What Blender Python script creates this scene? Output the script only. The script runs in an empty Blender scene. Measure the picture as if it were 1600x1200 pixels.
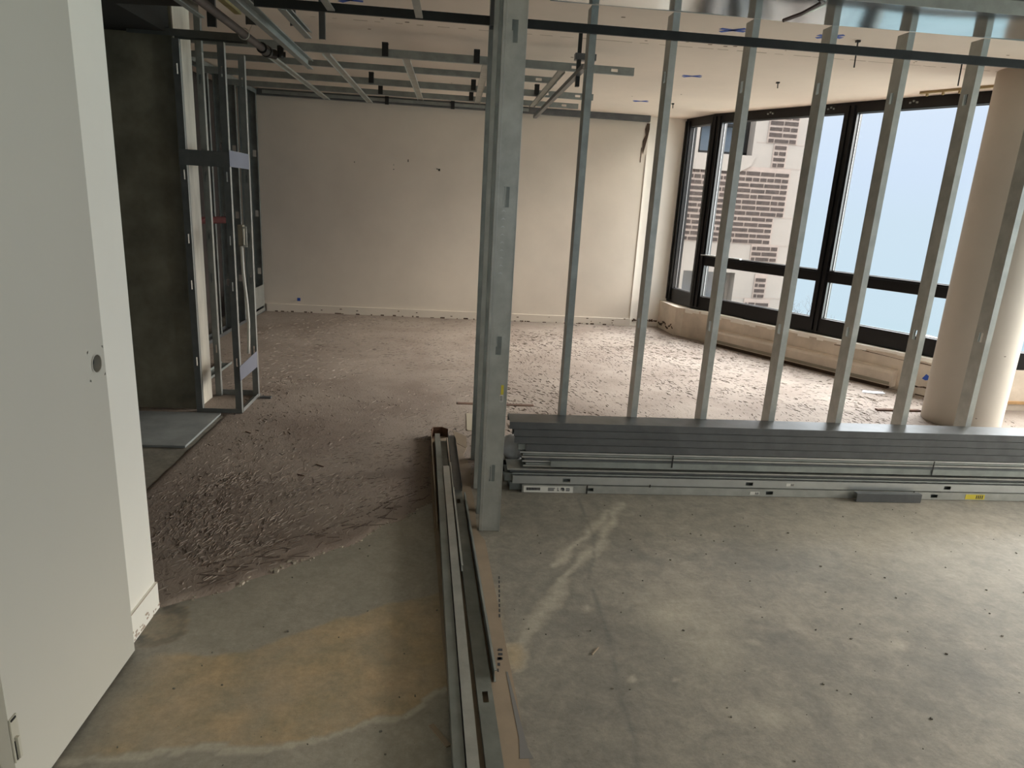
import bpy, math, random
import numpy as np
from mathutils import Vector, Matrix, noise
random.seed(7); np.random.seed(7)
SC = bpy.context.scene
COL = SC.collection
# ---------------------------------------------------------------- camera
H = 1.55
YAW, PITCH, ROLL, FPX = 0.0951, 0.26394, 0.05772, 1060.5
cy, sy, cp, sp = math.cos(YAW), math.sin(YAW), math.cos(PITCH), math.sin(PITCH)
fwd = Vector((sy*cp, cy*cp, -sp)); rgt = Vector((cy, -sy, 0)); up = rgt.cross(fwd)
cr, sr = math.cos(ROLL), math.sin(ROLL)
r2 = cr*rgt + sr*up; u2 = -sr*rgt + cr*up
cam = bpy.data.cameras.new('camera'); camo = bpy.data.objects.new('camera', cam); COL.objects.link(camo)
cam.sensor_width = 36; cam.lens = 36*FPX/1600; cam.clip_start = 0.05; cam.clip_end = 300
M = Matrix((r2, u2, -fwd)).transposed().to_4x4(); M.translation = Vector((0, 0, H))
camo.matrix_world = M
SC.camera = camo
# ---------------------------------------------------------------- exposure, render look
SC.view_settings.view_transform = 'Standard'; SC.view_settings.look = 'None'
SC.view_settings.gamma = 1; SC.view_settings.exposure = 0.0; SC.view_settings.use_curve_mapping = False
try:
    SC.cycles.use_denoising = True; SC.cycles.max_bounces = 12; SC.cycles.diffuse_bounces = 8
    SC.cycles.transparent_max_bounces = 16; SC.cycles.caustics_reflective = False
except Exception: pass
# ---------------------------------------------------------------- overcast sky
W = bpy.data.worlds.new('overcast'); SC.world = W; W.use_nodes = True
nt = W.node_tree; nt.nodes.clear()
tc = nt.nodes.new('ShaderNodeTexCoord'); sep = nt.nodes.new('ShaderNodeSeparateXYZ')
mr = nt.nodes.new('ShaderNodeMapRange'); mr.inputs['From Min'].default_value = -1; mr.inputs['From Max'].default_value = 1
ramp = nt.nodes.new('ShaderNodeValToRGB'); bgd = nt.nodes.new('ShaderNodeBackground'); wo = nt.nodes.new('ShaderNodeOutputWorld')
nt.links.new(tc.outputs['Generated'], sep.inputs[0]); nt.links.new(sep.outputs['Z'], mr.inputs['Value'])
nt.links.new(mr.outputs[0], ramp.inputs[0]); nt.links.new(ramp.outputs[0], bgd.inputs[0]); nt.links.new(bgd.outputs[0], wo.inputs[0])
el = ramp.color_ramp.elements
EAST = 10.0; HIGH = 6.0
SKYK = 6.0        # the ramp runs to 1, the strength carries the range of an overcast sky
def sk(v): return (v[0]/SKYK, v[1]/SKYK, v[2]/SKYK, 1)
el[0].position = 0.0; el[0].color = sk((2.6, 2.6, 2.5)); el[1].position = 1.0; el[1].color = sk((6, 6, 6))
for p, c in ((.22, (1.6, 1.7, 1.7)), (.31, (.62, .82, .87)), (.415, (.59, .80, .87)), (.44, (.67, .82, .93)), (.5, (.70, .83, .96)), (.53, (.73, .84, 1.02)), (.58, (.79, .88, 1.04)), (.63, (2.4, 2.45, 2.5)), (.75, (5, 5, 5.1))):
    e = el.new(p); e.color = sk(c)
# extra sky brightness added in the unseen east to light the room
me_ = nt.nodes.new('ShaderNodeMapRange'); me_.interpolation_type = 'SMOOTHSTEP'
me_.inputs['From Min'].default_value = .72; me_.inputs['From Max'].default_value = .93; me_.inputs['To Min'].default_value = SKYK; me_.inputs['To Max'].default_value = SKYK*EAST
nt.links.new(sep.outputs['X'], me_.inputs['Value'])
vd_ = nt.nodes.new('ShaderNodeVectorMath'); vd_.operation = 'DOT_PRODUCT'; vd_.inputs[1].default_value = (.5, .3, .81)  # unseen high lobe added to brighten the floor by the bay window
ml_ = nt.nodes.new('ShaderNodeMapRange'); ml_.interpolation_type = 'SMOOTHSTEP'
ml_.inputs['From Min'].default_value = .74; ml_.inputs['From Max'].default_value = .95; ml_.inputs['To Min'].default_value = 0; ml_.inputs['To Max'].default_value = SKYK*HIGH
ad_ = nt.nodes.new('ShaderNodeMath'); ad_.operation = 'ADD'
nt.links.new(tc.outputs['Generated'], vd_.inputs[0]); nt.links.new(vd_.outputs['Value'], ml_.inputs['Value'])
nt.links.new(me_.outputs[0], ad_.inputs[0]); nt.links.new(ml_.outputs[0], ad_.inputs[1]); nt.links.new(ad_.outputs[0], bgd.inputs['Strength'])
mw_ = nt.nodes.new('ShaderNodeMapRange'); mw_.inputs['From Min'].default_value = .72; mw_.inputs['From Max'].default_value = .85
wm_ = nt.nodes.new('ShaderNodeMix'); wm_.data_type = 'RGBA'; wm_.blend_type = 'MULTIPLY'; wm_.inputs[7].default_value = (1.0, .90, .78, 1)
nt.links.new(sep.outputs['X'], mw_.inputs['Value']); nt.links.new(mw_.outputs[0], wm_.inputs[0]); nt.links.new(ramp.outputs[0], wm_.inputs[6]); nt.links.new(wm_.outputs[2], bgd.inputs[0])
def portal(name, loc, normal_to, w, h):
    L = bpy.data.lights.new(name, 'AREA'); L.shape = 'RECTANGLE'; L.size = w; L.size_y = h
    try: L.cycles.is_portal = True
    except Exception: pass
    o = bpy.data.objects.new(name, L); COL.objects.link(o); o.location = loc
    o.rotation_euler = Vector(normal_to).to_track_quat('-Z', 'Y').to_euler()
    return o
CEIL = 2.655
TH = math.radians(30.0); WD = Vector((math.sin(TH), -math.cos(TH), 0)); WN = Vector((math.cos(TH), math.sin(TH), 0))
P0 = Vector((4.37, 5.73, 0)); P1 = P0 + WN*0.10            # sill wall face, window plane (bay, seen part)
CORNER = P1 - WD*((P1.y-8.25)/(-WD.y))*-1 if False else P1 - WD*((8.25-P1.y)/math.cos(TH))
# window openings of the whole floor: bay (seen), north return, recess behind the column, east side and rear
EASTX = 6.6; REARY = -4.2
mid = (CORNER + P1 + WD*0.35)/2
portal('window_portal', (mid.x+WN.x*.05, mid.y+WN.y*.05, 1.5), -WN, 3.3, 2.25)
portal('window_portal', (EASTX+.02, 2.4, 1.5), (-1, 0, 0), 5.9, 2.25)
portal('window_portal', (5.6, 5.42, 1.5), (0, -1, 0), 1.9, 2.25)
portal('window_portal', (3.3, REARY-.02, 1.5), (0, 1, 0), 4.8, 2.25)

# ================================================================ materials
MATS = {}
def mat(name, base, rough=.6, metal=0., bump=0., bscale=20., var=0., vscale=3., spec=.5, detail=6, stretch=None, attr=None, var_col=None):
    if name in MATS: return MATS[name]
    m = bpy.data.materials.new(name); m.use_nodes = True; N = m.node_tree; B = N.nodes['Principled BSDF']
    B.inputs['Base Color'].default_value = (*base, 1); B.inputs['Roughness'].default_value = rough; B.inputs['Metallic'].default_value = metal
    try: B.inputs['Specular IOR Level'].default_value = spec
    except Exception: pass
    tcn = N.nodes.new('ShaderNodeTexCoord'); src = tcn.outputs['Object']
    if stretch:
        mp = N.nodes.new('ShaderNodeMapping'); mp.inputs['Scale'].default_value = stretch; N.links.new(src, mp.inputs[0]); src = mp.outputs[0]
    if var > 0:
        n = N.nodes.new('ShaderNodeTexNoise'); n.inputs['Scale'].default_value = vscale; n.inputs['Detail'].default_value = detail; n.inputs['Roughness'].default_value = .6
        N.links.new(src, n.inputs['Vector'])
        r = N.nodes.new('ShaderNodeValToRGB'); r.color_ramp.elements[0].position = .3; r.color_ramp.elements[1].position = .7
        lo = [max(0, c*(1-var)) for c in base] if var_col is None else var_col
        hi = [min(1, c*(1+var)) for c in base]
        r.color_ramp.elements[0].color = (*lo, 1); r.color_ramp.elements[1].color = (*hi, 1)
        N.links.new(n.outputs['Fac'], r.inputs[0]); N.links.new(r.outputs[0], B.inputs['Base Color'])
    if bump > 0:
        n2 = N.nodes.new('ShaderNodeTexNoise'); n2.inputs['Scale'].default_value = bscale; n2.inputs['Detail'].default_value = 8
        N.links.new(src, n2.inputs['Vector'])
        b = N.nodes.new('ShaderNodeBump'); b.inputs['Strength'].default_value = bump; b.inputs['Distance'].default_value = .01
        N.links.new(n2.outputs['Fac'], b.inputs['Height']); N.links.new(b.outputs[0], B.inputs['Normal'])
    MATS[name] = m
    return m
galv = mat('galvanised', (.46, .475, .45), .40, .75, bump=.05, bscale=60, var=.16, vscale=9)
galv_old = mat('galvanised_dull', (.31, .34, .33), .42, .68, bump=.05, bscale=60, var=.22, vscale=7)
galv_dark = mat('galvanised_dark', (.125, .132, .138), .38, .5, var=.18, vscale=9)
galv_mid = mat('galvanised_worn', (.21, .225, .21), .4, .55, bump=.05, bscale=60, var=.2, vscale=8)
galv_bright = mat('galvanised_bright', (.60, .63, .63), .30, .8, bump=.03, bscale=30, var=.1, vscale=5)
galv_mirror = mat('galvanised_mirror', (.62, .65, .66), .13, .95, bump=.04, bscale=5, var=.08, vscale=4)
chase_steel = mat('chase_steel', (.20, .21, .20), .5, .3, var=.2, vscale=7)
black_bar = mat('black_bar', (.022, .024, .024), .5, .3, var=.3, vscale=8)
frame_black = mat('window_bronze', (.010, .009, .009), .35, .2, spec=.4)
frame_line = mat('window_gasket', (.30, .30, .31), .4, .5)
cream = mat('cream_paint', (.70, .63, .545), .75, bump=.02, bscale=40, var=.06, vscale=1.3)
cream_lt = mat('cream_pale', (.86, .82, .745), .7, bump=.02, bscale=40, var=.04, vscale=1.5)
ceil_m = mat('ceiling_plaster', (.74, .645, .56), .8, bump=.03, bscale=30, var=.06, vscale=.9)
sill_m = mat('sill_plaster', (.62, .535, .44), .8, bump=.25, bscale=14, var=.16, vscale=4)
col_m = mat('column_paint', (.58, .54, .48), .65, bump=.04, bscale=14, var=.05, vscale=2)
door_m = mat('door_paint', (.475, .46, .405), .55, var=.02, vscale=1)
leftw_m = mat('trim_white_paint', (.80, .78, .71), .6, var=.03, vscale=2)
conc_wall = mat('rough_concrete', (.30, .28, .205), .85, bump=.2, bscale=12, var=.38, vscale=3.2)
conc_end = mat('painted_concrete_end', (.52, .48, .41), .8, bump=.2, bscale=15, var=.35, vscale=5, stretch=(1, 1, .25))
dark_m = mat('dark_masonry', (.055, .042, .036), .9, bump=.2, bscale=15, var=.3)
soffit_m = mat('soffit_board_shaded', (.022, .022, .02), .9, var=.15, vscale=2)  # hall shade put into the colour of a plain board
board_m = mat('grey_backer_board', (.235, .25, .25), .8, bump=.08, bscale=25, var=.2, vscale=5)
cardb = mat('cardboard', (.245, .19, .135), .85, bump=.05, bscale=30, var=.14, vscale=6)
cardb_grey = mat('cardboard_grey', (.15, .145, .14), .85)
rust = mat('rusty_wood', (.10, .05, .03), .9, bump=.3, bscale=30, var=.4)
wood = mat('raw_wood', (.48, .29, .13), .8, var=.3, vscale=12, stretch=(1, 8, 8))
woody = mat('yellow_wood', (.42, .39, .20), .8, var=.2, vscale=12)
blue_m = mat('blue_tape', (.03, .09, .42), .6)
black_m = mat('black_plastic', (.008, .008, .008), .5)
hole_m = mat('hole_dark', (.010, .009, .008), .9)
pvc = mat('white_plastic', (.62, .60, .53), .45)
beige_box = mat('beige_box', (.30, .26, .19), .6)
paper = mat('white_paper', (.80, .80, .84), .7)
yellow_m = mat('yellow_label', (.62, .52, .05), .6)
stick_w = mat('white_sticker', (.62, .62, .58), .6)
ink = mat('ink', (.03, .03, .035), .7)
pipe_m = mat('iron_pipe', (.075, .06, .055), .6, .3, bump=.2, bscale=40, var=.35, vscale=12)
red_m = mat('red_paint', (.07, .008, .008), .6)
stone_m = mat('limestone', (.22, .195, .177), .85, bump=.1, bscale=20, var=.06, vscale=2)
brick_m = mat('brick', (.036, .025, .022), .9, bump=.4, bscale=60, var=.45, vscale=14)
mort_m = mat('brick_mortar', (.235, .190, .170), .9, var=.1, vscale=10)
bark_m = mat('bark', (.10, .10, .11), .9)
slateg = mat('blue_grey_glass', (.07, .095, .125), .15, .0, spec=.8)
bag_m = mat('bag_plastic', (.9, .92, .96), .3, bump=.5, bscale=14)
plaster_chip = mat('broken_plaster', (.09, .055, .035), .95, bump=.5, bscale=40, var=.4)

def glass():
    m = bpy.data.materials.new('window_glass'); m.use_nodes = True; N = m.node_tree; N.nodes.clear()
    o = N.nodes.new('ShaderNodeOutputMaterial'); t = N.nodes.new('ShaderNodeBsdfTransparent'); g = N.nodes.new('ShaderNodeBsdfGlossy')
    t.inputs[0].default_value = (.96, .98, .98, 1); g.inputs['Roughness'].default_value = .02; g.inputs[0].default_value = (.6, .6, .6, 1)
    f = N.nodes.new('ShaderNodeFresnel'); f.inputs[0].default_value = 1.35; x = N.nodes.new('ShaderNodeMixShader')
    ge = N.nodes.new('ShaderNodeNewGeometry'); mu = N.nodes.new('ShaderNodeMath'); mu.operation = 'SUBTRACT'; mu.use_clamp = True
    N.links.new(f.outputs[0], mu.inputs[0]); N.links.new(ge.outputs['Backfacing'], mu.inputs[1])
    N.links.new(mu.outputs[0], x.inputs[0]); N.links.new(t.outputs[0], x.inputs[1]); N.links.new(g.outputs[0], x.inputs[2]); N.links.new(x.outputs[0], o.inputs[0])
    return m
glass_m = glass()

# ================================================================ helpers
class MB:
    def __init__(s): s.v = []; s.f = []
    def add(s, vs, fs):
        b = len(s.v); s.v += [tuple(v) for v in vs]; s.f += [tuple(i+b for i in f) for f in fs]; return s
    def box(s, x0, x1, y0, y1, z0, z1, m=None):
        vs = [Vector((x, y, z)) for z in (z0, z1) for y in (y0, y1) for x in (x0, x1)]
        if m is not None: vs = [m @ v for v in vs]
        return s.add(vs, [(0, 2, 3, 1), (4, 5, 7, 6), (0, 1, 5, 4), (2, 6, 7, 3), (0, 4, 6, 2), (1, 3, 7, 5)])
    def prism(s, pts, z0, z1, m=None):
        n = len(pts); vs = [Vector((p[0], p[1], z0)) for p in pts]+[Vector((p[0], p[1], z1)) for p in pts]
        if m is not None: vs = [m @ v for v in vs]
        return s.add(vs, [tuple(range(n-1, -1, -1)), tuple(range(n, 2*n))]+[(i, (i+1) % n, n+(i+1) % n, n+i) for i in range(n)])
    def tube(s, pts, r, n=10, cap=True):
        pts = [Vector(p) for p in pts]; rs = r if isinstance(r, (list, tuple)) else [r]*len(pts); b = len(s.v); u = None
        for i, p in enumerate(pts):
            d = (pts[min(i+1, len(pts)-1)]-pts[max(i-1, 0)]).normalized()
            if u is None: u = d.orthogonal().normalized()
            u = (u-d*u.dot(d)).normalized(); w = d.cross(u)
            for k in range(n):
                a = 2*math.pi*k/n; s.v.append(tuple(p+(u*math.cos(a)+w*math.sin(a))*rs[i]))
        for i in range(len(pts)-1):
            for k in range(n): s.f.append((b+i*n+k, b+i*n+(k+1) % n, b+(i+1)*n+(k+1) % n, b+(i+1)*n+k))
        if cap: s.f.append(tuple(b+k for k in range(n-1, -1, -1))); s.f.append(tuple(b+(len(pts)-1)*n+k for k in range(n)))
        return s
    def build(s, name, m, parent=None, smooth=False, loc=None):
        me = bpy.data.meshes.new(name); me.from_pydata(s.v, [], s.f); me.update()
        me.materials.append(m); o = bpy.data.objects.new(name, me); COL.objects.link(o)
        if smooth:
            for p in me.polygons: p.use_smooth = True
        if parent is not None: o.parent = parent
        if loc is not None: o.location = loc
        return o
def tag(o, label, cat, group=None):
    o['label'] = label; o['category'] = cat
    if group: o['group'] = group
    return o
def struct(o): o['kind'] = 'structure'; return o
def empty(name, loc=(0, 0, 0)):
    o = bpy.data.objects.new(name, None); COL.objects.link(o); o.location = loc; o.empty_display_size = .1; return o
def frame(ax, ay, az, org):
    m = Matrix((Vector(ax), Vector(ay), Vector(az))).transposed().to_4x4(); m.translation = Vector(org); return m
X_, Y_, Z_ = Vector((1, 0, 0)), Vector((0, 1, 0)), Vector((0, 0, 1))
def channel_mb(L, w, f, holes=(), t=.0016, lip=.007, hw=.038, hl=.075, M=None, mb=None, dent=None):
    """sheet steel stud: web in local x=0 (y 0..w), flanges out to x=f, length along z"""
    mb = mb or MB(); h = sorted(z for z in holes if hl < z < L-hl)
    a, b = (w-hw)/2, (w+hw)/2
    if h:
        mb.box(0, t, 0, a, 0, L, M); mb.box(0, t, b, w, 0, L, M); z0 = 0
        for z in h:
            mb.box(0, t, a, b, z0, z-hl/2, M); z0 = z+hl/2
        mb.box(0, t, a, b, z0, L, M)
    else: mb.box(0, t, 0, w, 0, L, M)
    mb.box(t, f, 0, t, 0, L, M); mb.box(t, f, w-t, w, 0, L, M)
    if lip > 0:
        mb.box(f-t, f, t, lip, 0, L, M); mb.box(f-t, f, w-lip, w-t, 0, L, M)
    return mb
def channel(name, m, label, cat, group, org, ax, ay, az, L, w=.092, f=.034, holes=(), lip=.007, parent=None, mt=None, t=.0016, **k):
    o = channel_mb(L, w, f, holes, lip=lip, t=t, **k).build(name, m)
    mm = frame(ax, ay, az, org)
    o.matrix_world = mm
    if parent is not None: o.parent = parent
    if label: tag(o, label, cat, group)
    return o
def nz(x, y, s=1., o=0.): return noise.noise(Vector((x*s+o, y*s-o, o*.37)))
def fbm(x, y, s=1., o=0., n=4):
    v = 0; a = 1
    for i in range(n): v += a*nz(x, y, s, o+i*7.3); s *= 2.1; a *= .5
    return v

# ================================================================ floor with its stains and brightness painted in on the left
def seg_dist(x, y, pts):
    d = 1e9
    for (x0, y0), (x1, y1) in zip(pts[:-1], pts[1:]):
        dx, dy = x1-x0, y1-y0; t = max(0, min(1, ((x-x0)*dx+(y-y0)*dy)/(dx*dx+dy*dy+1e-12)))
        d = min(d, math.hypot(x-x0-t*dx, y-y0-t*dy))
    return d
def interp(x, pts):
    if x <= pts[0][0]: return pts[0][1]
    for (a, b), (c, d) in zip(pts[:-1], pts[1:]):
        if x <= c: return b+(d-b)*(x-a)/(c-a)
    return pts[-1][1]
# camera geometry reused only to place measured stains on the floor (pixel -> floor point)
def F(px, py, z=0.):
    d = r2*((px-800)/FPX)+u2*(-(py-600)/FPX)+fwd; t = (z-H)/d.z; return (d.x*t, d.y*t)
yel_top = [F(*p) for p in ((60, 1120), (150, 1060), (240, 1030), (310, 1027), (380, 1010), (450, 990), (520, 968), (600, 945), (690, 925), (760, 915))]
yel_bot = [F(*p) for p in ((60, 1195), (150, 1172), (240, 1168), (340, 1172), (440, 1175), (520, 1150), (600, 1120), (690, 1082), (760, 1060))]
smears = [[F(*p) for p in ((975, 785), (930, 860), (880, 905), (845, 960), (822, 1010), (800, 1030))], [F(*p) for p in ((955, 800), (900, 850), (870, 880))]]
cracks = [[F(*p) for p in ((925, 920), (945, 980), (965, 1060), (985, 1140), (1000, 1200))], [F(*p) for p in ((905, 780), (930, 850), (918, 905))]]
darkz = [(F(1200, 985), .09, .5), (F(1250, 1030), .25, .28), (F(1500, 1010), .45, .22), (F(940, 1090), .12, .3), (F(1300, 1140), .2, .25), (F(900, 990), .2, .3), (F(1180, 880), .3, .25), (F(1580, 1080), .3, .2), (F(1000, 870), .1, .4)]
palez = [(F(1060, 960), .18, .5), (F(1120, 1020), .14, .45), (F(975, 1066), .018, 1.2), (F(1065, 1063), .02, .8), (F(925, 950), .03, .8), (F(1180, 1010), .03, .6), (F(1400, 850), .6, .25), (F(1390, 1005), .05, .5), (F(1200, 1120), .08, .4)]
def make_floor():
    xs = np.concatenate([[-4.4, -3.2, -2.4, -1.8, -1.4], np.arange(-1.2, 3.4, .016), np.linspace(3.5, EASTX+.3, 12)])
    ys = np.concatenate([[REARY-.3, -2, 0, .8], np.arange(1.2, 3.9, .016), np.linspace(4.0, 9.2, 20)])
    nx, ny = len(xs), len(ys); v = []; cols = []
    for y in ys:
        for x in xs:
            x = float(x); y = float(y); v.append((x, y, 0.))
            if -1.25 < x < 3.45 and 1.1 < y < 3.95:
                wx = x+.05*fbm(x, y, 4, 3); wy = y+.05*fbm(x, y, 4, 9)
                g = 0.
                top = interp(wx, yel_top); bot = interp(wx, yel_bot)
                if wx < .32 and bot < wy < top:
                    e = min(wy-bot, top-wy)
                    g = min(1, e/.015)*(.75+.45*fbm(x, y, 5, 21))*(1 if wx < .1 else max(0, 1-(wx-.1)/.15))
                    if e < .03 and wy-bot < top-wy: g *= 1.15
                    g *= min(1, max(0, (x+1.02)/.12))
                pale = 0.; dk = 0.
                if x < .02: pale = .30  # left part lightened in colour to make up for missing light
                if wx < .2 and bot-.022-.02*nz(x, y, 5, 2) < wy <= bot+.006: pale = .8; g = 0.
                for sm in smears:
                    d = seg_dist(wx, wy, sm); wd = .034+.03*nz(x, y, 6, 2)+.012*nz(x, y, 25, 5)
                    if d < wd: pale = max(pale, min(1, (1-d/wd)**.7*.62*(1+.7*nz(x, y, 30, 8))))
                d = math.hypot(wx-F(805, 1025)[0], wy-F(805, 1025)[1])
                if d < .07: g = max(g, .8*(1-d/.07)**.5); pale = max(pale, .4)
                for (c, r, a) in darkz:
                    q = ((wx-c[0])**2+((wy-c[1])*1.3)**2)/(r*r)
                    if q < 3: dk += a*math.exp(-q*1.3)*(.8+.9*fbm(x, y, 9, 4))
                for (c, r, a) in palez:
                    q = ((wx-c[0])**2+((wy-c[1])*1.3)**2)/(r*r)
                    if q < 3: pale += a*math.exp(-q*1.3)*(.8+.6*fbm(x, y, 9, 14))
                for ck in cracks:
                    d = seg_dist(x+.01*nz(x, y, 9, 5), y, ck)
                    if d < .011: dk += .55*(1-d/.011)
                q = math.hypot((wx+1.02)*.9, (wy-2.2)*.75)
                if q < .10: g = max(g, .55); dk += .5*(1 if abs(q-.085) < .014 else .25)+.2*fbm(x, y, 20, 3)
                if x < -.9: dk += .6*min(1, (-.9-x)/.16)*(.7+.5*fbm(x, y, 8, 33))  # darker towards the left wall
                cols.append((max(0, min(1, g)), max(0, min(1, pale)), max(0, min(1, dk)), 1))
            else: cols.append((0, 0, 0, 1))
    f = [(j*nx+i, j*nx+i+1, (j+1)*nx+i+1, (j+1)*nx+i) for j in range(ny-1) for i in range(nx-1)]
    me = bpy.data.meshes.new('floor'); me.from_pydata(v, [], f)
    at = me.color_attributes.new('stain_and_light', 'FLOAT_COLOR', 'POINT')
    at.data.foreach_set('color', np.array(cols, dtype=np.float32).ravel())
    m = bpy.data.materials.new('concrete_floor'); m.use_nodes = True; N = m.node_tree; B = N.nodes['Principled BSDF']
    B.inputs['Roughness'].default_value = .62
    tcn = N.nodes.new('ShaderNodeTexCoord')
    def nnode(sc, det, rg=.6, dist=0):
        n = N.nodes.new('ShaderNodeTexNoise'); n.inputs['Scale'].default_value = sc; n.inputs['Detail'].default_value = det; n.inputs['Roughness'].default_value = rg; n.inputs['Distortion'].default_value = dist
        N.links.new(tcn.outputs['Object'], n.inputs['Vector']); return n
    def rmp(src, a, b, pa=.35, pb=.65):
        r = N.nodes.new('ShaderNodeValToRGB'); r.color_ramp.elements[0].position = pa; r.color_ramp.elements[1].position = pb
        r.color_ramp.elements[0].color = (*a, 1); r.color_ramp.elements[1].color = (*b, 1); N.links.new(src, r.inputs[0]); return r
    def mix(fac, a, b, fv=None, mode='MIX'):
        x = N.nodes.new('ShaderNodeMix'); x.data_type = 'RGBA'; x.blend_type = mode
        if fv is not None: x.inputs[0].default_value = fv
        else: N.links.new(fac, x.inputs[0])
        for s, k in ((a, 6), (b, 7)):
            if isinstance(s, tuple): x.inputs[k].default_value = (*s, 1)
            else: N.links.new(s, x.inputs[k])
        return x.outputs[2]
    base = rmp(nnode(1.3, 8, .65, .6).outputs['Fac'], (.178, .170, .147), (.258, .238, .203))
    fine = rmp(nnode(11, 10, .75, .4).outputs['Fac'], (.72, .72, .73), (1.16, 1.15, 1.13), .34, .66)
    c = mix(None, base.outputs[0], fine.outputs[0], 1., 'MULTIPLY')
    a = N.nodes.new('ShaderNodeAttribute'); a.attribute_name = 'stain_and_light'; s = N.nodes.new('ShaderNodeSeparateColor'); N.links.new(a.outputs['Color'], s.inputs[0])
    yel = rmp(nnode(7, 10, .75).outputs['Fac'], (.285, .235, .15), (.46, .335, .20), .38, .62)
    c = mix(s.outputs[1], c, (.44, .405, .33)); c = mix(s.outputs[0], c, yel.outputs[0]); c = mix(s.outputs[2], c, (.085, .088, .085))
    vo = N.nodes.new('ShaderNodeTexVoronoi'); vo.inputs['Scale'].default_value = 26; N.links.new(tcn.outputs['Object'], vo.inputs['Vector'])
    mott = rmp(nnode(42, 10, .8).outputs['Fac'], (.80, .79, .77), (1.12, 1.12, 1.11), .36, .64)
    c = mix(None, c, mott.outputs[0], .8, 'MULTIPLY')
    spk = rmp(vo.outputs['Distance'], (.35, .33, .3), (1, 1, 1), .035, .06); spk.color_ramp.interpolation = 'LINEAR'
    c = mix(None, c, spk.outputs[0], .75, 'MULTIPLY')
    N.links.new(c, B.inputs['Base Color'])
    bp = N.nodes.new('ShaderNodeBump'); bp.inputs['Strength'].default_value = .35; bp.inputs['Distance'].default_value = .006
    N.links.new(nnode(22, 10, .7).outputs['Fac'], bp.inputs['Height']); N.links.new(bp.outputs[0], B.inputs['Normal'])
    me.materials.append(m); o = bpy.data.objects.new('floor', me); COL.objects.link(o); struct(o)
make_floor()

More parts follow.
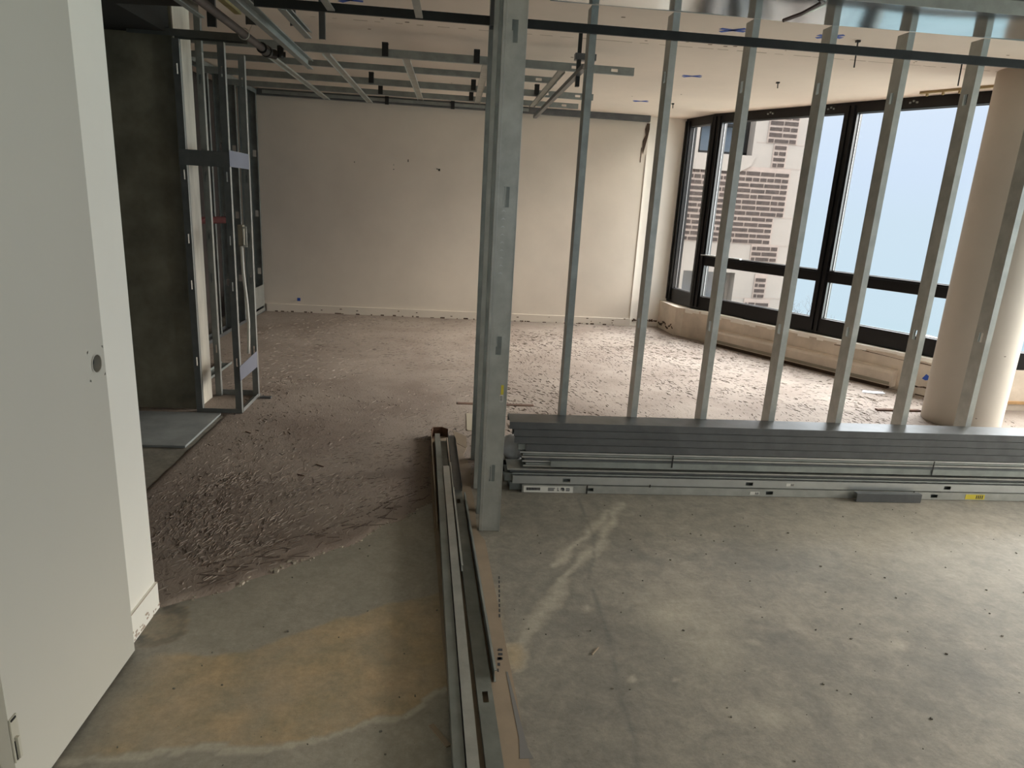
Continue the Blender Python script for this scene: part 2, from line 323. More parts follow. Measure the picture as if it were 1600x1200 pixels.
# ---- scraped adhesive bed on the far floor
EDGE = [F(*p) for p in ((248, 948), (300, 936), (360, 922), (420, 895), (500, 868), (560, 848), (600, 820), (640, 806), (680, 782))]+[(.12, 3.5), (.3, 3.68), (.9, 3.72), (2., 3.70), (3.2, 3.72), (4.6, 3.8), (6.6, 3.9)]
WEDGE = [(-1.075, 2.05), (-.98, 2.14), (-.93, 2.27), (-.99, 2.36)]
def bed_height(x, y):
    sx = x+.03*nz(x, y, 7, 1); e = interp(sx, EDGE) if x > -1.06 else 2.36
    d = (y+.035*fbm(x, y, 6, 8)-e)
    d = min(d, x+1.545+.006*nz(x, y, 9)) if y < 4.62 else min(d, x+2.45)
    return d
def make_bed():
    st = .026; xs = np.arange(-2.45, EASTX, st); ys = np.arange(1.98, 9.0, st); nx = len(xs); v = []
    for y in ys:
        for x in xs:
            d = bed_height(float(x), float(y)); z = -.012+.020*max(0, min(1, (d+.02)/.035))
            if z > 0: z += .0022*fbm(float(x), float(y), 9, 2)
            v.append((float(x), float(y), z))
    f = []
    for j in range(len(ys)-1):
        for i in range(nx-1):
            q = (j*nx+i, j*nx+i+1, (j+1)*nx+i+1, (j+1)*nx+i)
            if max(v[k][2] for k in q) > -.011: f.append(q)
    used = sorted({k for q in f for k in q}); mp = {k: i for i, k in enumerate(used)}
    me = bpy.data.meshes.new('adhesive_bed'); me.from_pydata([v[k] for k in used], [], [tuple(mp[k] for k in q) for q in f])
    for p in me.polygons: p.use_smooth = True
    m = bpy.data.materials.new('adhesive_mortar'); m.use_nodes = True; N = m.node_tree; B = N.nodes['Principled BSDF']; B.inputs['Roughness'].default_value = .85
    tcn = N.nodes.new('ShaderNodeTexCoord')
    n1 = N.nodes.new('ShaderNodeTexNoise'); n1.inputs['Scale'].default_value = 1.6; n1.inputs['Detail'].default_value = 8; n1.inputs['Distortion'].default_value = .5; N.links.new(tcn.outputs['Object'], n1.inputs[0])
    r1 = N.nodes.new('ShaderNodeValToRGB'); e = r1.color_ramp.elements; e[0].position = .32; e[1].position = .68; e[0].color = (.195, .150, .122, 1); e[1].color = (.285, .235, .197, 1)
    e2 = e.new(.5); e2.color = (.24, .195, .163, 1)
    N.links.new(n1.outputs[0], r1.inputs[0])
    mp2 = N.nodes.new('ShaderNodeMapping'); mp2.inputs['Scale'].default_value = (42, 24, 1); mp2.inputs['Rotation'].default_value = (0, 0, .5); N.links.new(tcn.outputs['Object'], mp2.inputs[0])
    n2 = N.nodes.new('ShaderNodeTexNoise'); n2.inputs['Scale'].default_value = 1; n2.inputs['Detail'].default_value = 6; n2.inputs['Distortion'].default_value = 1.4; N.links.new(mp2.outputs[0], n2.inputs[0])
    r2n = N.nodes.new('ShaderNodeValToRGB'); e = r2n.color_ramp.elements; e[0].position = .28; e[1].position = .42; e[0].color = (.5, .42, .36, 1); e[1].color = (1, 1, 1, 1); N.links.new(n2.outputs[0], r2n.inputs[0])
    x = N.nodes.new('ShaderNodeMix'); x.data_type = 'RGBA'; x.blend_type = 'MULTIPLY'; x.inputs[0].default_value = .8
    N.links.new(r1.outputs[0], x.inputs[6]); N.links.new(r2n.outputs[0], x.inputs[7]); N.links.new(x.outputs[2], B.inputs['Base Color'])
    bp = N.nodes.new('ShaderNodeBump'); bp.inputs['Strength'].default_value = .5; bp.inputs['Distance'].default_value = .006; N.links.new(n2.outputs[0], bp.inputs['Height']); N.links.new(bp.outputs[0], B.inputs['Normal'])
    me.materials.append(m); o = bpy.data.objects.new('adhesive_bed', me); COL.objects.link(o)
    struct(o)
    # comb ridges
    seam = MB(); rs_ = random.Random(77)
    for k in range(120):
        x = -1.0+1.0*k/120; y = interp(x, EDGE)+.25+.02*nz(x, 3., 6)
        if rs_.random() < .3: continue
        seam.box(-.006, .006, -.0016, .0016, 0, .003, Matrix.Translation((x, y, .0085)) @ Matrix.Rotation(.55+rs_.gauss(0, .25), 4, 'Z'))
    for k in range(46):
        x = rs_.uniform(-1.0, -.1); y = interp(x, EDGE)+rs_.uniform(.03, .24); L = rs_.uniform(.03, .10)
        seam.box(-L/2, L/2, -.0012, .0012, 0, .002, Matrix.Translation((x, y, .0088)) @ Matrix.Rotation(.5+rs_.gauss(0, .45), 4, 'Z'))
    so_ = seam.build('trowel_seam', mat('seam_dark', (.085, .058, .045), .9)); so_['kind'] = 'stuff'; tag(so_, 'dark trowel lines along the near edge of the adhesive floor', 'trowel marks')
    rm = mat('adhesive_ridge', (.225, .185, .155), .9, var=.25, vscale=9)
    dm = mat('glue_ridge_shade', (.060, .040, .031), .9, var=.3, vscale=9)
    A, D = MB(), MB(); rnd = random.Random(3); cnt = 0
    while cnt < 16000:
        y = 2.2+6.6*rnd.random()**1.35; x = -1.5+rnd.random()*(6.2 if y > 3.6 else 2.4)
        if y > 5.2 and x < -1.3: pass
        elif y > 5.2 and rnd.random() < .1: x = -2.3+rnd.random()
        n = WN.x*(x-P0.x)+WN.y*(y-P0.y)
        if n > -.06 or (x > 2.75 and y > 8.2): continue
        d = bed_height(x, y)
        if d < .05: continue
        if d < .22 and rnd.random() < .72: continue
        dens = fbm(x, y, .9, 40, 3)
        if dens < -.55+.9*rnd.random()-.25: continue
        ang = 1.1+1.8*nz(x, y, .55, 11)+rnd.gauss(0, .3)+(.0 if x < .3 else .9)
        L = rnd.uniform(.012, .045)*(1.7 if rnd.random() < .12 else 1); wd = rnd.uniform(.0010, .0022); hh = rnd.uniform(.0009, .0024)
        bend = rnd.gauss(0, .5); n_ = 4; pts = []; px_, py_, a_ = x, y, ang
        for k in range(n_):
            pts.append((px_, py_, a_)); px_ += math.cos(a_)*L/(n_-1); py_ += math.sin(a_)*L/(n_-1); a_ += bend/(n_-1)
        z0 = .0075; T = D if rnd.random() < (.5 if x > -.6 else .40) else A; vs = []; fs = []
        if T is D: hh *= .35; wd *= .9
        for k, (u, w, a_) in enumerate(pts):
            s_ = wd*(.35 if k in (0, n_-1) else 1); nxv, nyv = -math.sin(a_), math.cos(a_)
            vs += [(u+nxv*s_, w+nyv*s_, z0-.002), (u, w, z0+hh*(.3 if k in (0, n_-1) else 1)+.0015), (u-nxv*s_, w-nyv*s_, z0-.002)]
        for k in range(n_-1):
            b = 3*k; fs += [(b, b+1, b+4, b+3), (b+1, b+2, b+5, b+4)]
        T.add(vs, fs); cnt += 1
    o = A.build('adhesive_ridges', rm); o['kind'] = 'stuff'; tag(o, 'pinkish grey comb ridges of old adhesive on the far floor', 'adhesive')
    o = D.build('residue_and_ridge_shade', dm); o['kind'] = 'stuff'; tag(o, 'dark brown glue dashes with ridge shade painted in, scattered on the far floor', 'glue and painted shade')  # dark dashes: glue residue plus the ridges' shade put into the colour
make_bed()

# ================================================================ shell
bx = lambda *a: MB().box(*a)
_a, _b = P1+WD*(tm0:=-4.0)*0+WN*.12+(CORNER-P1), P1+WD*.5+WN*.12
struct(MB().prism([(-4.4, REARY-.3), (EASTX+.2, REARY-.3), (EASTX+.2, 5.6), (_b.x+.2, 5.6), (_b.x, _b.y+.25), (_a.x, _a.y), (2.98, 8.96), (-4.4, 9.0)], CEIL, CEIL+.2).build('ceiling', ceil_m))
struct(bx(-4.4, 2.385, 8.875, 9.1, -.02, CEIL).build('wall_back', cream))
struct(bx(2.385, 2.90, 8.895, 8.96, -.02, CEIL).build('wall_back', cream_lt))  # strip by the window, paler than the back wall
struct(bx(-2.36, 2.385, 8.855, 8.875, .0, .105).build('baseboard_back', cream))
# left wall near the camera, with the door leaf lying against it
struct(bx(-1.24, -1.068, REARY, 2.338, -.02, CEIL).build('wall_left', leftw_m))
struct(bx(-1.068, -1.058, 2.06, 2.338, 0, .108).build('baseboard_left', leftw_m))
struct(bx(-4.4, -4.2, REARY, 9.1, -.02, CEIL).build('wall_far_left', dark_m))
struct(bx(-4.4, EASTX+.3, REARY-.2, REARY, -.02, .42).build('wall_rear', cream_lt))
struct(bx(-4.4, .9, REARY-.2, REARY, .42, CEIL).build('wall_rear', cream_lt))
mb = MB(); rr = random.Random(14)
for i in range(26):
    y = rr.uniform(2.08, 2.33); z = abs(rr.gauss(0, .018)); mb.box(-1.059, -1.0570, y, y+rr.uniform(.004, .018), z, z+rr.uniform(.003, .010))
mb.box(-1.0585, -1.0572, 2.06, 2.338, .1065, .1085); struct(mb.build('trim_17', mat('chip_brown', (.40, .32, .25), .9, var=.3)))
# concrete wall and its painted end
struct(bx(-4.2, -1.765, 4.735, 5.02, -.02, CEIL).build('wall_concrete', conc_wall))
struct(bx(-1.765, -1.757, 4.735, 5.02, 0, CEIL).build('trim_1', conc_end))
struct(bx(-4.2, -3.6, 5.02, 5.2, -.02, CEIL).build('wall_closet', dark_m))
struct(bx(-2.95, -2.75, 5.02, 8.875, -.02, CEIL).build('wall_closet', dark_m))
# dropped soffit over the side hall, its shade put into a near-black colour
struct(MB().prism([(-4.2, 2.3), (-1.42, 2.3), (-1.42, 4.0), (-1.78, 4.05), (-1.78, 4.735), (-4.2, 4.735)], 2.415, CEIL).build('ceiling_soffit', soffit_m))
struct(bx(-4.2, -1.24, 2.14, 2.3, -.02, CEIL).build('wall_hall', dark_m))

# ---- sill wall, bay + return
def wl(t, off, z=0.): p = P0+WD*t+WN*off; return Vector((p.x, p.y, z))
RET = -2.95                                   # t of the corner where the return starts
c0 = wl(RET, 0); endt = .62
SILL = .365
pts = [(2.775, 8.9), (2.815, c0.y+.02), (c0.x, c0.y-.03), tuple(wl(endt, 0)[:2]), (wl(endt, 0).x, 5.34), (EASTX+.3, 5.34), (EASTX+.3, 5.55), (wl(endt, .25).x, 5.55), tuple(wl(endt-.3, .25)[:2]), tuple(wl(RET, .25)[:2]), (2.99, 8.97), (2.8, 8.97)]
m_ = MB().prism(pts, -.02, SILL); o = m_.build('wall_sill', sill_m); struct(o)
struct(bx(EASTX, EASTX+.25, REARY, 5.34, -.02, .42).build('wall_east', cream_lt))
struct(bx(EASTX, EASTX+.25, REARY, -.55, .42, CEIL).build('wall_east', cream_lt))
# ragged plaster lip on top of the sill wall
rg = random.Random(5); mb = MB()
t = RET+.05
while t < endt-.05:
    dt = rg.uniform(.05, .16); mb.prism([tuple(wl(t, -.012-rg.random()*.008)[:2]), tuple(wl(t+dt, -.012-rg.random()*.008)[:2]), tuple(wl(t+dt, .05)[:2]), tuple(wl(t, .05)[:2])], SILL-.02-rg.random()*.03, SILL+.004); t += dt
struct(mb.build('trim_2', cream_lt))
# ragged crack lines and broken plaster
def ragged(name, a, b, off, z, amp, thick, lab=None, seed=1):
    rr = random.Random(seed); mb = MB(); n = 26; P = []
    for i in range(n+1):
        t = a+(b-a)*i/n; P.append((t, z+rr.uniform(-amp, amp)))
    for (t0, z0), (t1, z1) in zip(P[:-1], P[1:]):
        if rr.random() < .2: continue
        th = thick*rr.uniform(.3, 1.3)
        q0, q1, q2, q3 = wl(t0, off, z0-th), wl(t1, off, z1-th), wl(t1, off, z1+th), wl(t0, off, z0+th)
        e = WN*.01; mb.add([q0, q1, q2, q3, q0+e, q1+e, q2+e, q3+e], [(0, 1, 2, 3), (7, 6, 5, 4), (0, 4, 5, 1), (3, 2, 6, 7), (0, 3, 7, 4), (1, 5, 6, 2)])
    o = mb.build(name, plaster_chip); struct(o); return o
ragged('trim_3', -2.2, endt-.3, -.0065, SILL-.055, .010, .0035, seed=2)
ragged('trim_4', -2.85, -2.4, -.0065, .09, .02, .008, seed=3)
ragged('trim_5', -.15, .5, -.0065, .09, .006, .006, seed=4)
ragged('trim_6', -2.9, endt, -.006, .006, .004, .008, seed=6)
# broken plaster along the return and back wall foot
mb = MB(); rr = random.Random(9)
for i in range(26):
    y = 8.35+.5*i/26; z = .085+.03*math.sin(i*.5)+rr.uniform(-.012, .012); mb.box(2.772+.04*(8.9-y)/.5-.008, 2.80+.04*(8.9-y)/.5, y, y+.02, z-.01*rr.random(), z+.012)
for i in range(22):
    x = 2.42+.34*i/22; mb.box(x, x+.018, 8.888, 8.9, .075+rr.uniform(-.01, .01), .095+rr.uniform(-.008, .012))
for i in range(60):
    x = -2.3+4.6*rr.random(); mb.box(x, x+rr.uniform(.01, .05), 8.851, 8.86, .0+rr.uniform(0, .008), .014+rr.random()*.012)
for i in range(14):
    x = -2.3+4.6*rr.random(); z = rr.uniform(.03, .10); mb.box(x, x+rr.uniform(.008, .03), 8.852, 8.86, z, z+.01)
struct(mb.build('trim_7', plaster_chip))
# chipped right-hand edge of the back wall panel
mb = MB(); rr = random.Random(12); P = [(2.352, 2.57), (2.335, 2.50), (2.345, 2.43), (2.318, 2.36), (2.322, 2.25), (2.335, 2.2), (2.352, 2.28), (2.378, 2.42), (2.39, 2.5), (2.388, 2.57)]
vs = [(x, 8.870, z) for x, z in P]+[(x, 8.88, z) for x, z in P]; n = len(P)
mb.add(vs, [tuple(range(n)), tuple(range(2*n-1, n-1, -1))]+[(i, n+i, n+(i+1) % n, (i+1) % n) for i in range(n)])
mb.box(2.308, 2.316, 8.8715, 8.88, 2.1, 2.28); struct(mb.build('trim_8', plaster_chip))
struct(bx(2.379, 2.390, 8.868, 8.9, 0.02, 2.2).build('trim_9', cream_lt))

# ---- windows
def fr(mb, p, d, t0, t1, z0, z1, dep=.09, nrm=None):
    nrm = nrm or Vector((d.y*-1, d.x, 0)); mm = frame(d, nrm, Z_, p); mb.box(t0, t1, -.03, dep-.03, z0, z1, mm); return mb
def pane(name_no, p, d, nrm, cols, z0, z1, trans, parent):
    """cols: mullion centres with half widths"""
    pass
def window(name, p, d, nrm, T, zt, transom, z0=.40, z1=CEIL, bot=.135, top=.10, mull=.068, sub=True):
    w = empty(name, (0, 0, 0)); struct(w); mb = MB(); mm = frame(d, nrm, Z_, p)
    mb.box(T[0]-mull, T[-1]+mull, -.035, .06, z0-.03, z0+bot, mm); mb.box(T[0]-mull, T[-1]+mull, -.035, .06, z1-top, z1, mm)
    for t in T: mb.box(t-mull, t+mull, -.035, .06, z0+bot, z1-top, mm); mb.box(t-.045, t-.012, -.055, -.035, z0, z1-.03, mm); mb.box(t+.012, t+.045, -.055, -.035, z0, z1-.03, mm)
    if transom:
        mb.box(T[0]+mull, T[-1]-mull, -.03, .055, transom-.115, transom, mm); mb.box(T[0]+mull, T[-1]-mull, -.045, -.03, transom-.03, transom-.018, mm)
    mb.build('window_frame', frame_black, w)
    g = MB()
    for a, b in zip(T[:-1], T[1:]):
        rows = [(z0+bot, transom-.115), (transom, z1-top)] if transom else [(z0+bot, z1-top)]
        for (za, zb) in rows:
            # thin metal beads round each pane, slim inner sash
            aa, bb = a+mull, b-mull; e = .007; yy = (.012, .02)
            for q in ((aa, aa+e, za, zb), (bb-e, bb, za, zb), (aa, bb, za, za+e), (aa, bb, zb-e, zb)): g.box(q[0], q[1], yy[0], yy[1], q[2], q[3], mm)
            P = MB(); P.box(aa, bb, .022, .026, za, zb, mm); P.build('pane', glass_m, w)
    g.build('glazing_bead', frame_line, w)
    return w
tm = (Vector((3.83, 6.82, 0))-P1).dot(WD); tc_ = (Vector((CORNER.x, CORNER.y, 0))-P1).dot(WD)
window('window_1', P1, WD, WN, [tc_+.02, tm, tm+1.62], None, 1.03)
cpt = P1+WD*(tc_+.02)
dret = Vector((2.90-cpt.x, 8.88-cpt.y, 0)); Lr = dret.length; dret.normalize(); nret = Vector((dret.y, -dret.x, 0))
window('window_2', Vector((cpt.x, cpt.y, 0)), dret, nret, [.05, Lr-.03], None, None, mull=.06, bot=.15)
window('window_3', Vector((4.75, 5.42, 0)), X_, Y_, [.0, .95, 1.85], None, 1.03, z0=.38)
window('window_4', Vector((EASTX+.05, -.55, 0)), Y_, X_, [.05, 1.95, 3.9, 5.8], None, 1.03, z0=.42, mull=.035)
window('window_5', Vector((.9, REARY-.05, 0)), X_, -Y_, [.05, 1.9, 3.8, 5.65], None, 1.03, z0=.42, mull=.035)
# hand-off wedge between window_1 and the recess, hidden by the column
struct(MB().prism([tuple((P1+WD*(tm+1.66)-WN*.04)[:2]), tuple((P1+WD*(tm+1.66)+WN*.08)[:2]), (5.0, 5.5), (4.72, 5.5), (4.72, 5.3)], 0, CEIL).build('trim_10', frame_black))
# screw heads / brackets on the head of the window and light strip of debris
mb = MB(); mm = frame(WD, WN, Z_, P1)
for t in (tm-1.3, tm-.95, tm-.25, tm+.55, tm+1.25):
    for k in range(3): mb.box(t+.03*k, t+.03*k+.016, -.048, -.035, 2.60+.012*(k % 2), 2.615+.012*(k % 2), mm)
struct(mb.build('trim_11', galv_old))
struct(MB().box(tc_+.05, tc_+.62, -.075, -.036, 1.032, 1.046, mm).build('trim_12', galv_bright))
struct(MB().box(tc_+.15, tc_+.75, -.11, -.04, .366, .374, mm).build('trim_13', cream_lt))

# ---- neighbouring building outside
bld = empty('neighbouring_building', (4.2, 10.5, -7)); tag(bld, 'limestone and dark brick tower corner standing outside behind the left panes', 'building')
def ch(mb, name, m, par, **k): o = mb.build(name, m, None, **k); o.parent = par; o.matrix_parent_inverse = Matrix.Translation(-Vector(par.location)); return o
FY = 10.5
w1 = (3.35, 4.44, 2.40, 3.9); w2 = (3.60, 4.44, -.95, .64)
mb = MB(); XL, XR = 1.0, 5.42
mb.box(w1[1], XR, FY, 12.5, -7, 7); mb.box(XL, w2[0], FY, 12.5, -7, 7); mb.box(w2[0], w1[1], FY, 12.5, .64, 2.40); mb.box(w2[0], w1[0], FY, 12.5, .64, 7) if w1[0] > w2[0] else None
mb.box(w2[0], w1[1], FY, 12.5, 3.9, 7); mb.box(w2[0], w2[1], FY, 12.5, -7, -.95); mb.box(w2[0], w1[0], FY, FY+.01, 2.4, 3.9) if w1[0] > w2[0] else None
ch(mb, 'stone_wall', stone_m, bld)
for (a, b, c, d) in (w1, w2):
    ch(bx(a-.3, b, FY+.32, FY+.36, c, d), 'window_glass', slateg, bld)
    f_ = MB().box(a, b, FY+.2, FY+.3, c, c+.05).box(a+.3, a+.34, FY+.2, FY+.3, c, d).box(b-.05, b, FY+.2, FY+.3, c, d).box(a, b, FY+.22, FY+.3, c+.42, c+.46)
    ch(f_, 'window_frame', frame_black if c > 2 else stone_m, bld)
# curved stone apron under the upper window
P = [(3.35, 2.40), (3.35, 2.16), (4.28, 2.16), (4.44, 2.25), (4.50, 2.40)]
vs = [(x, FY-.03, z) for x, z in P]+[(x, FY, z) for x, z in P]; n = len(P)
ch(MB().add(vs, [tuple(range(n)), tuple(range(2*n-1, n-1, -1))]+[(i, n+i, n+(i+1) % n, (i+1) % n) for i in range(n)]), 'window_apron', stone_m, bld)
# brickwork zones
zones = [(4.655, 5.105, 2.597, 3.6), (4.775, 4.975, 2.25, 2.59), (2.6, 5.08, 1.52, 2.245), (2.6, 4.925, 1.10, 1.52), (4.65, 5.075, .83, 1.10), (4.78, 4.965, .255, .64), (4.655, 5.065, -.3, .245), (2.6, 4.0, -.9, .3), (4.7, 5.1, -3, -.6)]
bm, mm2 = MB(), MB(); rb = random.Random(21); CO = .084
for (a, b, c, d) in zones:
    if a == 2.6 and c < 1: continue
    mm2.box(a-.012, b+.012, FY-.006, FY+.01, c, d); z = c+.012; r_ = 0
    while z+.05 < d:
        x = b-.012; first = True
        while x > a+.03:
            L = rb.choice((.10, .21, .21, .24)) if not first or r_ % 2 else .10
            if r_ % 7 == 6: L = .095
            x0 = max(a+.01, x-L); bm.box(x0, x, FY-.013, FY-.004, z+rb.uniform(-.002, .002), z+.051+rb.uniform(-.003, .003)); x = x0-.020; first = False
        z += CO; r_ += 1
ch(mm2, 'mortar_joints', mort_m, bld); ch(bm, 'brickwork', brick_m, bld)
jn = MB()
for (a, b, z) in ((4.975, XR, 2.592), (5.08, XR, 2.246), (5.08, XR, 1.515), (4.925, XR, 1.09), (4.5, 4.78, 2.6), (4.5, 4.66, 1.09), (4.45, 4.78, .25), (4.96, XR, .262)): jn.box(a, b, FY-.002, FY+.004, z-.004, z+.004)
for (x, a, b) in ((4.45, 2.25, 2.05), (4.69, .83, 1.09)): jn.box(x-.003, x+.003, FY-.002, FY+.004, min(a, b), max(a, b))
ch(jn, 'stone_joint', mort_m, bld)
# bare tree beyond the panes
tr = empty('bare_tree', (16.2, 30, -14)); tag(tr, 'leafless pale grey tree outside, low in the bottom pane beside the mullion', 'tree')
rt = random.Random(4); mb = MB(); mb.tube([(16.3, 30, -14), (16.2, 30, -9), (16.1, 30, -5), (16.0, 30, -3.4)], [.10, .07, .045, .03], 6)
def branch(p, d, L, r, n):
    q = p+d*L; m1 = p+d*L*.5+Vector((rt.gauss(0, .04), 0, rt.gauss(0, .04))); mb.tube([p, m1, q], [r, r*.8, r*.6], 4)
    if n > 0:
        for k in range(rt.choice((2, 3))):
            branch(q if rt.random() < .6 else m1, (d+Vector((rt.gauss(0, .55), rt.gauss(0, .3), rt.gauss(0, .35)+.1))).normalized(), L*.72, r*.6, n-1)
for i in range(8): branch(Vector((16.04, 30, -4.6+.2*i)), Vector((rt.uniform(-.8, .8), rt.uniform(-.3, .3), 1)).normalized(), .62, .018, 4)
for i in range(4): branch(Vector((17.3+.25*i, 30, -4.2)), Vector((rt.uniform(-.6, .6), 0, .8)).normalized(), .6, .014, 3)
ch(mb, 'branches', bark_m, tr)

# ================================================================ round column
n = 64; cx, cyy, R = 4.16, 4.96, .279; mb = MB()
for z in (0, .05, .3, CEIL): pass
zs = [0, .02, .06, .5, 1.2, 2.0, CEIL]
for z in zs:
    for k in range(n):
        a = 2*math.pi*k/n; r = R+(.004*nz(math.cos(a)*2, math.sin(a)*2+z*9) if z < .03 else 0)-(.006 if z == 0 else 0); mb.v.append((cx+r*math.cos(a), cyy+r*math.sin(a), z))
for j in range(len(zs)-1):
    for k in range(n): mb.f.append((j*n+k, j*n+(k+1) % n, (j+1)*n+(k+1) % n, (j+1)*n+k))
mb.f.append(tuple(range((len(zs)-1)*n, len(zs)*n)))
o = mb.build('column', col_m, smooth=True); tag(o, 'round white painted concrete column standing behind the last studs', 'column')
mb = MB()
for a, z, s in ((-2.05, .045, .012), (-1.9, .12, .006), (-2.3, .03, .01), (-1.55, .62, .007), (-1.75, 1.9, .012), (-2.1, .16, .004)):
    x, y = cx+(R+.001)*math.cos(a), cyy+(R+.001)*math.sin(a); mm = frame((-math.sin(a), math.cos(a), 0), (math.cos(a), math.sin(a), 0), Z_, (x, y, z)); mb.prism([(-s, -.001), (s, -.001), (s, .001), (-s, .001)], -s*.35, s*.35, mm)
c_ = mb.build('chip_marks', plaster_chip); c_.parent = o

# ================================================================ door leaf on the left
dr = empty('door_1', (-1.04, 1.45, .012)); struct(dr)
dx0, dx1 = -1.064, -1.030; DZ = 2.42
# leaf with round bore: ring of quads around the hole
hy, hz, hr = 2.022-1.45, 1.022-.012, .026
mb = MB(); lx = dx1+1.04; lb = dx0+1.04; y0, y1 = 0, .62; nseg = 28
ring = [(hy+hr*math.cos(2*math.pi*k/nseg), hz+hr*math.sin(2*math.pi*k/nseg)) for k in range(nseg)]
def sqp(k):
    a = 2*math.pi*k/nseg; c, s = math.cos(a), math.sin(a); m = .045/max(abs(c), abs(s)); return (hy+c*m, hz+s*m)
sq = [sqp(k) for k in range(nseg)]
vs = [(lx, y, z) for y, z in ring]+[(lx, y, z) for y, z in sq]+[(lb, y, z) for y, z in ring]
mb.add(vs, [(k, (k+1) % nseg, nseg+(k+1) % nseg, nseg+k) for k in range(nseg)]+[(2*nseg+k, 2*nseg+(k+1) % nseg, (k+1) % nseg, k) for k in range(nseg)])
a, b, c, d = hy-.045, hy+.045, hz-.045, hz+.045
for q in ((y0, a, 0, DZ), (b, y1, 0, DZ), (a, b, 0, c), (a, b, d, DZ)): mb.add([(lx, q[0], q[2]), (lx, q[1], q[2]), (lx, q[1], q[3]), (lx, q[0], q[3])], [(0, 1, 2, 3)])
mb.add([(lx, y1, 0), (lb, y1, 0), (lb, y1, DZ), (lx, y1, DZ)], [(0, 1, 2, 3)]); mb.add([(lx, y0, 0), (lb, y0, 0), (lb, y1, 0), (lx, y1, 0)], [(0, 1, 2, 3)])
mb.add([(lb, y0, 0), (lb, y1, 0), (lb, y1, DZ), (lb, y0, DZ)], [(3, 2, 1, 0)]); mb.add([(lx, y0, 0), (lx, y0, DZ), (lb, y0, DZ), (lb, y0, 0)], [(0, 1, 2, 3)])
mb.add([(lx, y0, DZ), (lx, y1, DZ), (lb, y1, DZ), (lb, y0, DZ)], [(0, 1, 2, 3)])
mb.build('door_leaf', door_m, dr)
mb = MB()
for k in range(24):
    a0, a1 = 2*math.pi*k/24, 2*math.pi*(k+1)/24
    P = [(hr*1.0, a0), (hr*1.14, a0), (hr*1.14, a1), (hr*1.0, a1)]
    mb.add([(lx+.002, hy+r*math.cos(a), hz+r*math.sin(a)) for r, a in P], [(0, 1, 2, 3)])
mb.build('bore_ring', door_m, dr)
mb = MB(); mb.tube([(lx-.028, hy, hz), (lx-.022, hy, hz)], .025, 20); mb.build('lock_cup', mat('lock_metal', (.12, .12, .10), .4, .7), dr)
mb = MB(); mb.tube([(lx-.022, hy, hz+.004), (lx-.012, hy, hz+.004)], .011, 14); mb.box(lx-.022, lx-.014, hy-.004, hy+.004, hz-.02, hz+.02); mb.build('lock_spindle', black_m, dr)
mb = MB().box(lx-.001, lx+.004, .0, .026, .14, .265).box(lx+.004, lx+.012, .006, .014, .15, .21); hgo = mb.build('hinge', mat('hinge_paint', (.42, .40, .33), .5), dr)
mb = MB().box(lx+.003, lx+.0055, .004, .010, .145, .20).box(lx+.004, lx+.0062, .002, .02, .258, .263); mb.build('hinge_slot', hole_m, hgo)

# ================================================================ partition: studs, plates, bar
SX = [.625+.4064*k for k in range(7)]; PY = 3.60
names = ['nearest the thick post, in front of the back wall', 'second from the thick post, in front of the pale corner strip', 'in front of the left part of the brick view', 'in front of the mullion and the limestone edge', 'in front of the large sky pane', 'just beside the round column, left of it', 'standing in front of the round column itself']
for k, x in enumerate(SX):
    channel('wall_stud', galv if k != 0 else galv_old, 'bare metal wall stud '+names[k], 'stud', 'studs of the open partition', (x, PY, .003), X_, Y_, Z_, 2.477, holes=(.30, .93, 2.19) if k % 2 else (.30, .93, 2.17), hw=.030, hl=.055)
channel('floor_track', galv_old, 'floor track of the partition, hidden in part behind the stack of channels', 'track', None, (.5, PY-.002, .001), Z_, Y_, X_, 3.2, w=.097, f=.03, lip=0)
# wide shiny plate at the head of the partition
hp = empty('header_plate', (1.9, 3.4, 2.48)); tag(hp, 'wide shiny sheet metal plate along the ceiling above the studs', 'metal plate')
def under(mb, name, m, par): o = mb.build(name, m); o.parent = par; o.matrix_parent_inverse = Matrix.Translation(-Vector(par.location)); return o
mb = MB(); nseg = 30
for i in range(nseg):                                   # gently buckled underside
    xa, xb = .42+3.9*i/nseg, .42+3.9*(i+1)/nseg
    for j in range(6):
        ya, yb = 3.19+.41*j/6, 3.19+.41*(j+1)/6
        zf = lambda x, y: 2.482+.0022*math.sin(x*3.1+y*5)+.0016*math.sin(x*7.3-y*9)
        mb.add([(xa, ya, zf(xa, ya)), (xb, ya, zf(xb, ya)), (xb, yb, zf(xb, yb)), (xa, yb, zf(xa, yb))], [(3, 2, 1, 0)])
o = under(mb, 'underside', galv_mirror, hp)
for p in o.data.polygons: p.use_smooth = True
import bmesh
b_ = bmesh.new(); b_.from_mesh(o.data); bmesh.ops.remove_doubles(b_, verts=b_.verts, dist=1e-5); b_.to_mesh(o.data); b_.free()
under(MB().box(.42, 4.32, 3.188, 3.191, 2.478, 2.535), 'front_flange', galv_old, hp)
under(MB().box(.42, 4.32, 3.598, 3.601, 2.482, 2.53), 'back_flange', galv_old, hp)
under(MB().box(.42, 4.32, 3.3, 3.34, 2.49, CEIL-.001).box(.42, 4.32, 3.5, 3.53, 2.49, CEIL-.001), 'blocking', galv_dark, hp)
# dark bar screwed along the fronts of the studs and over the opening
channel('header_bar', black_bar, 'long black metal bar running across the studs and over the wide opening', 'metal bar', None, (-.96, PY-.016, 2.352), Y_*1, Z_, X_, 5.2, w=.040, f=.014, lip=0)
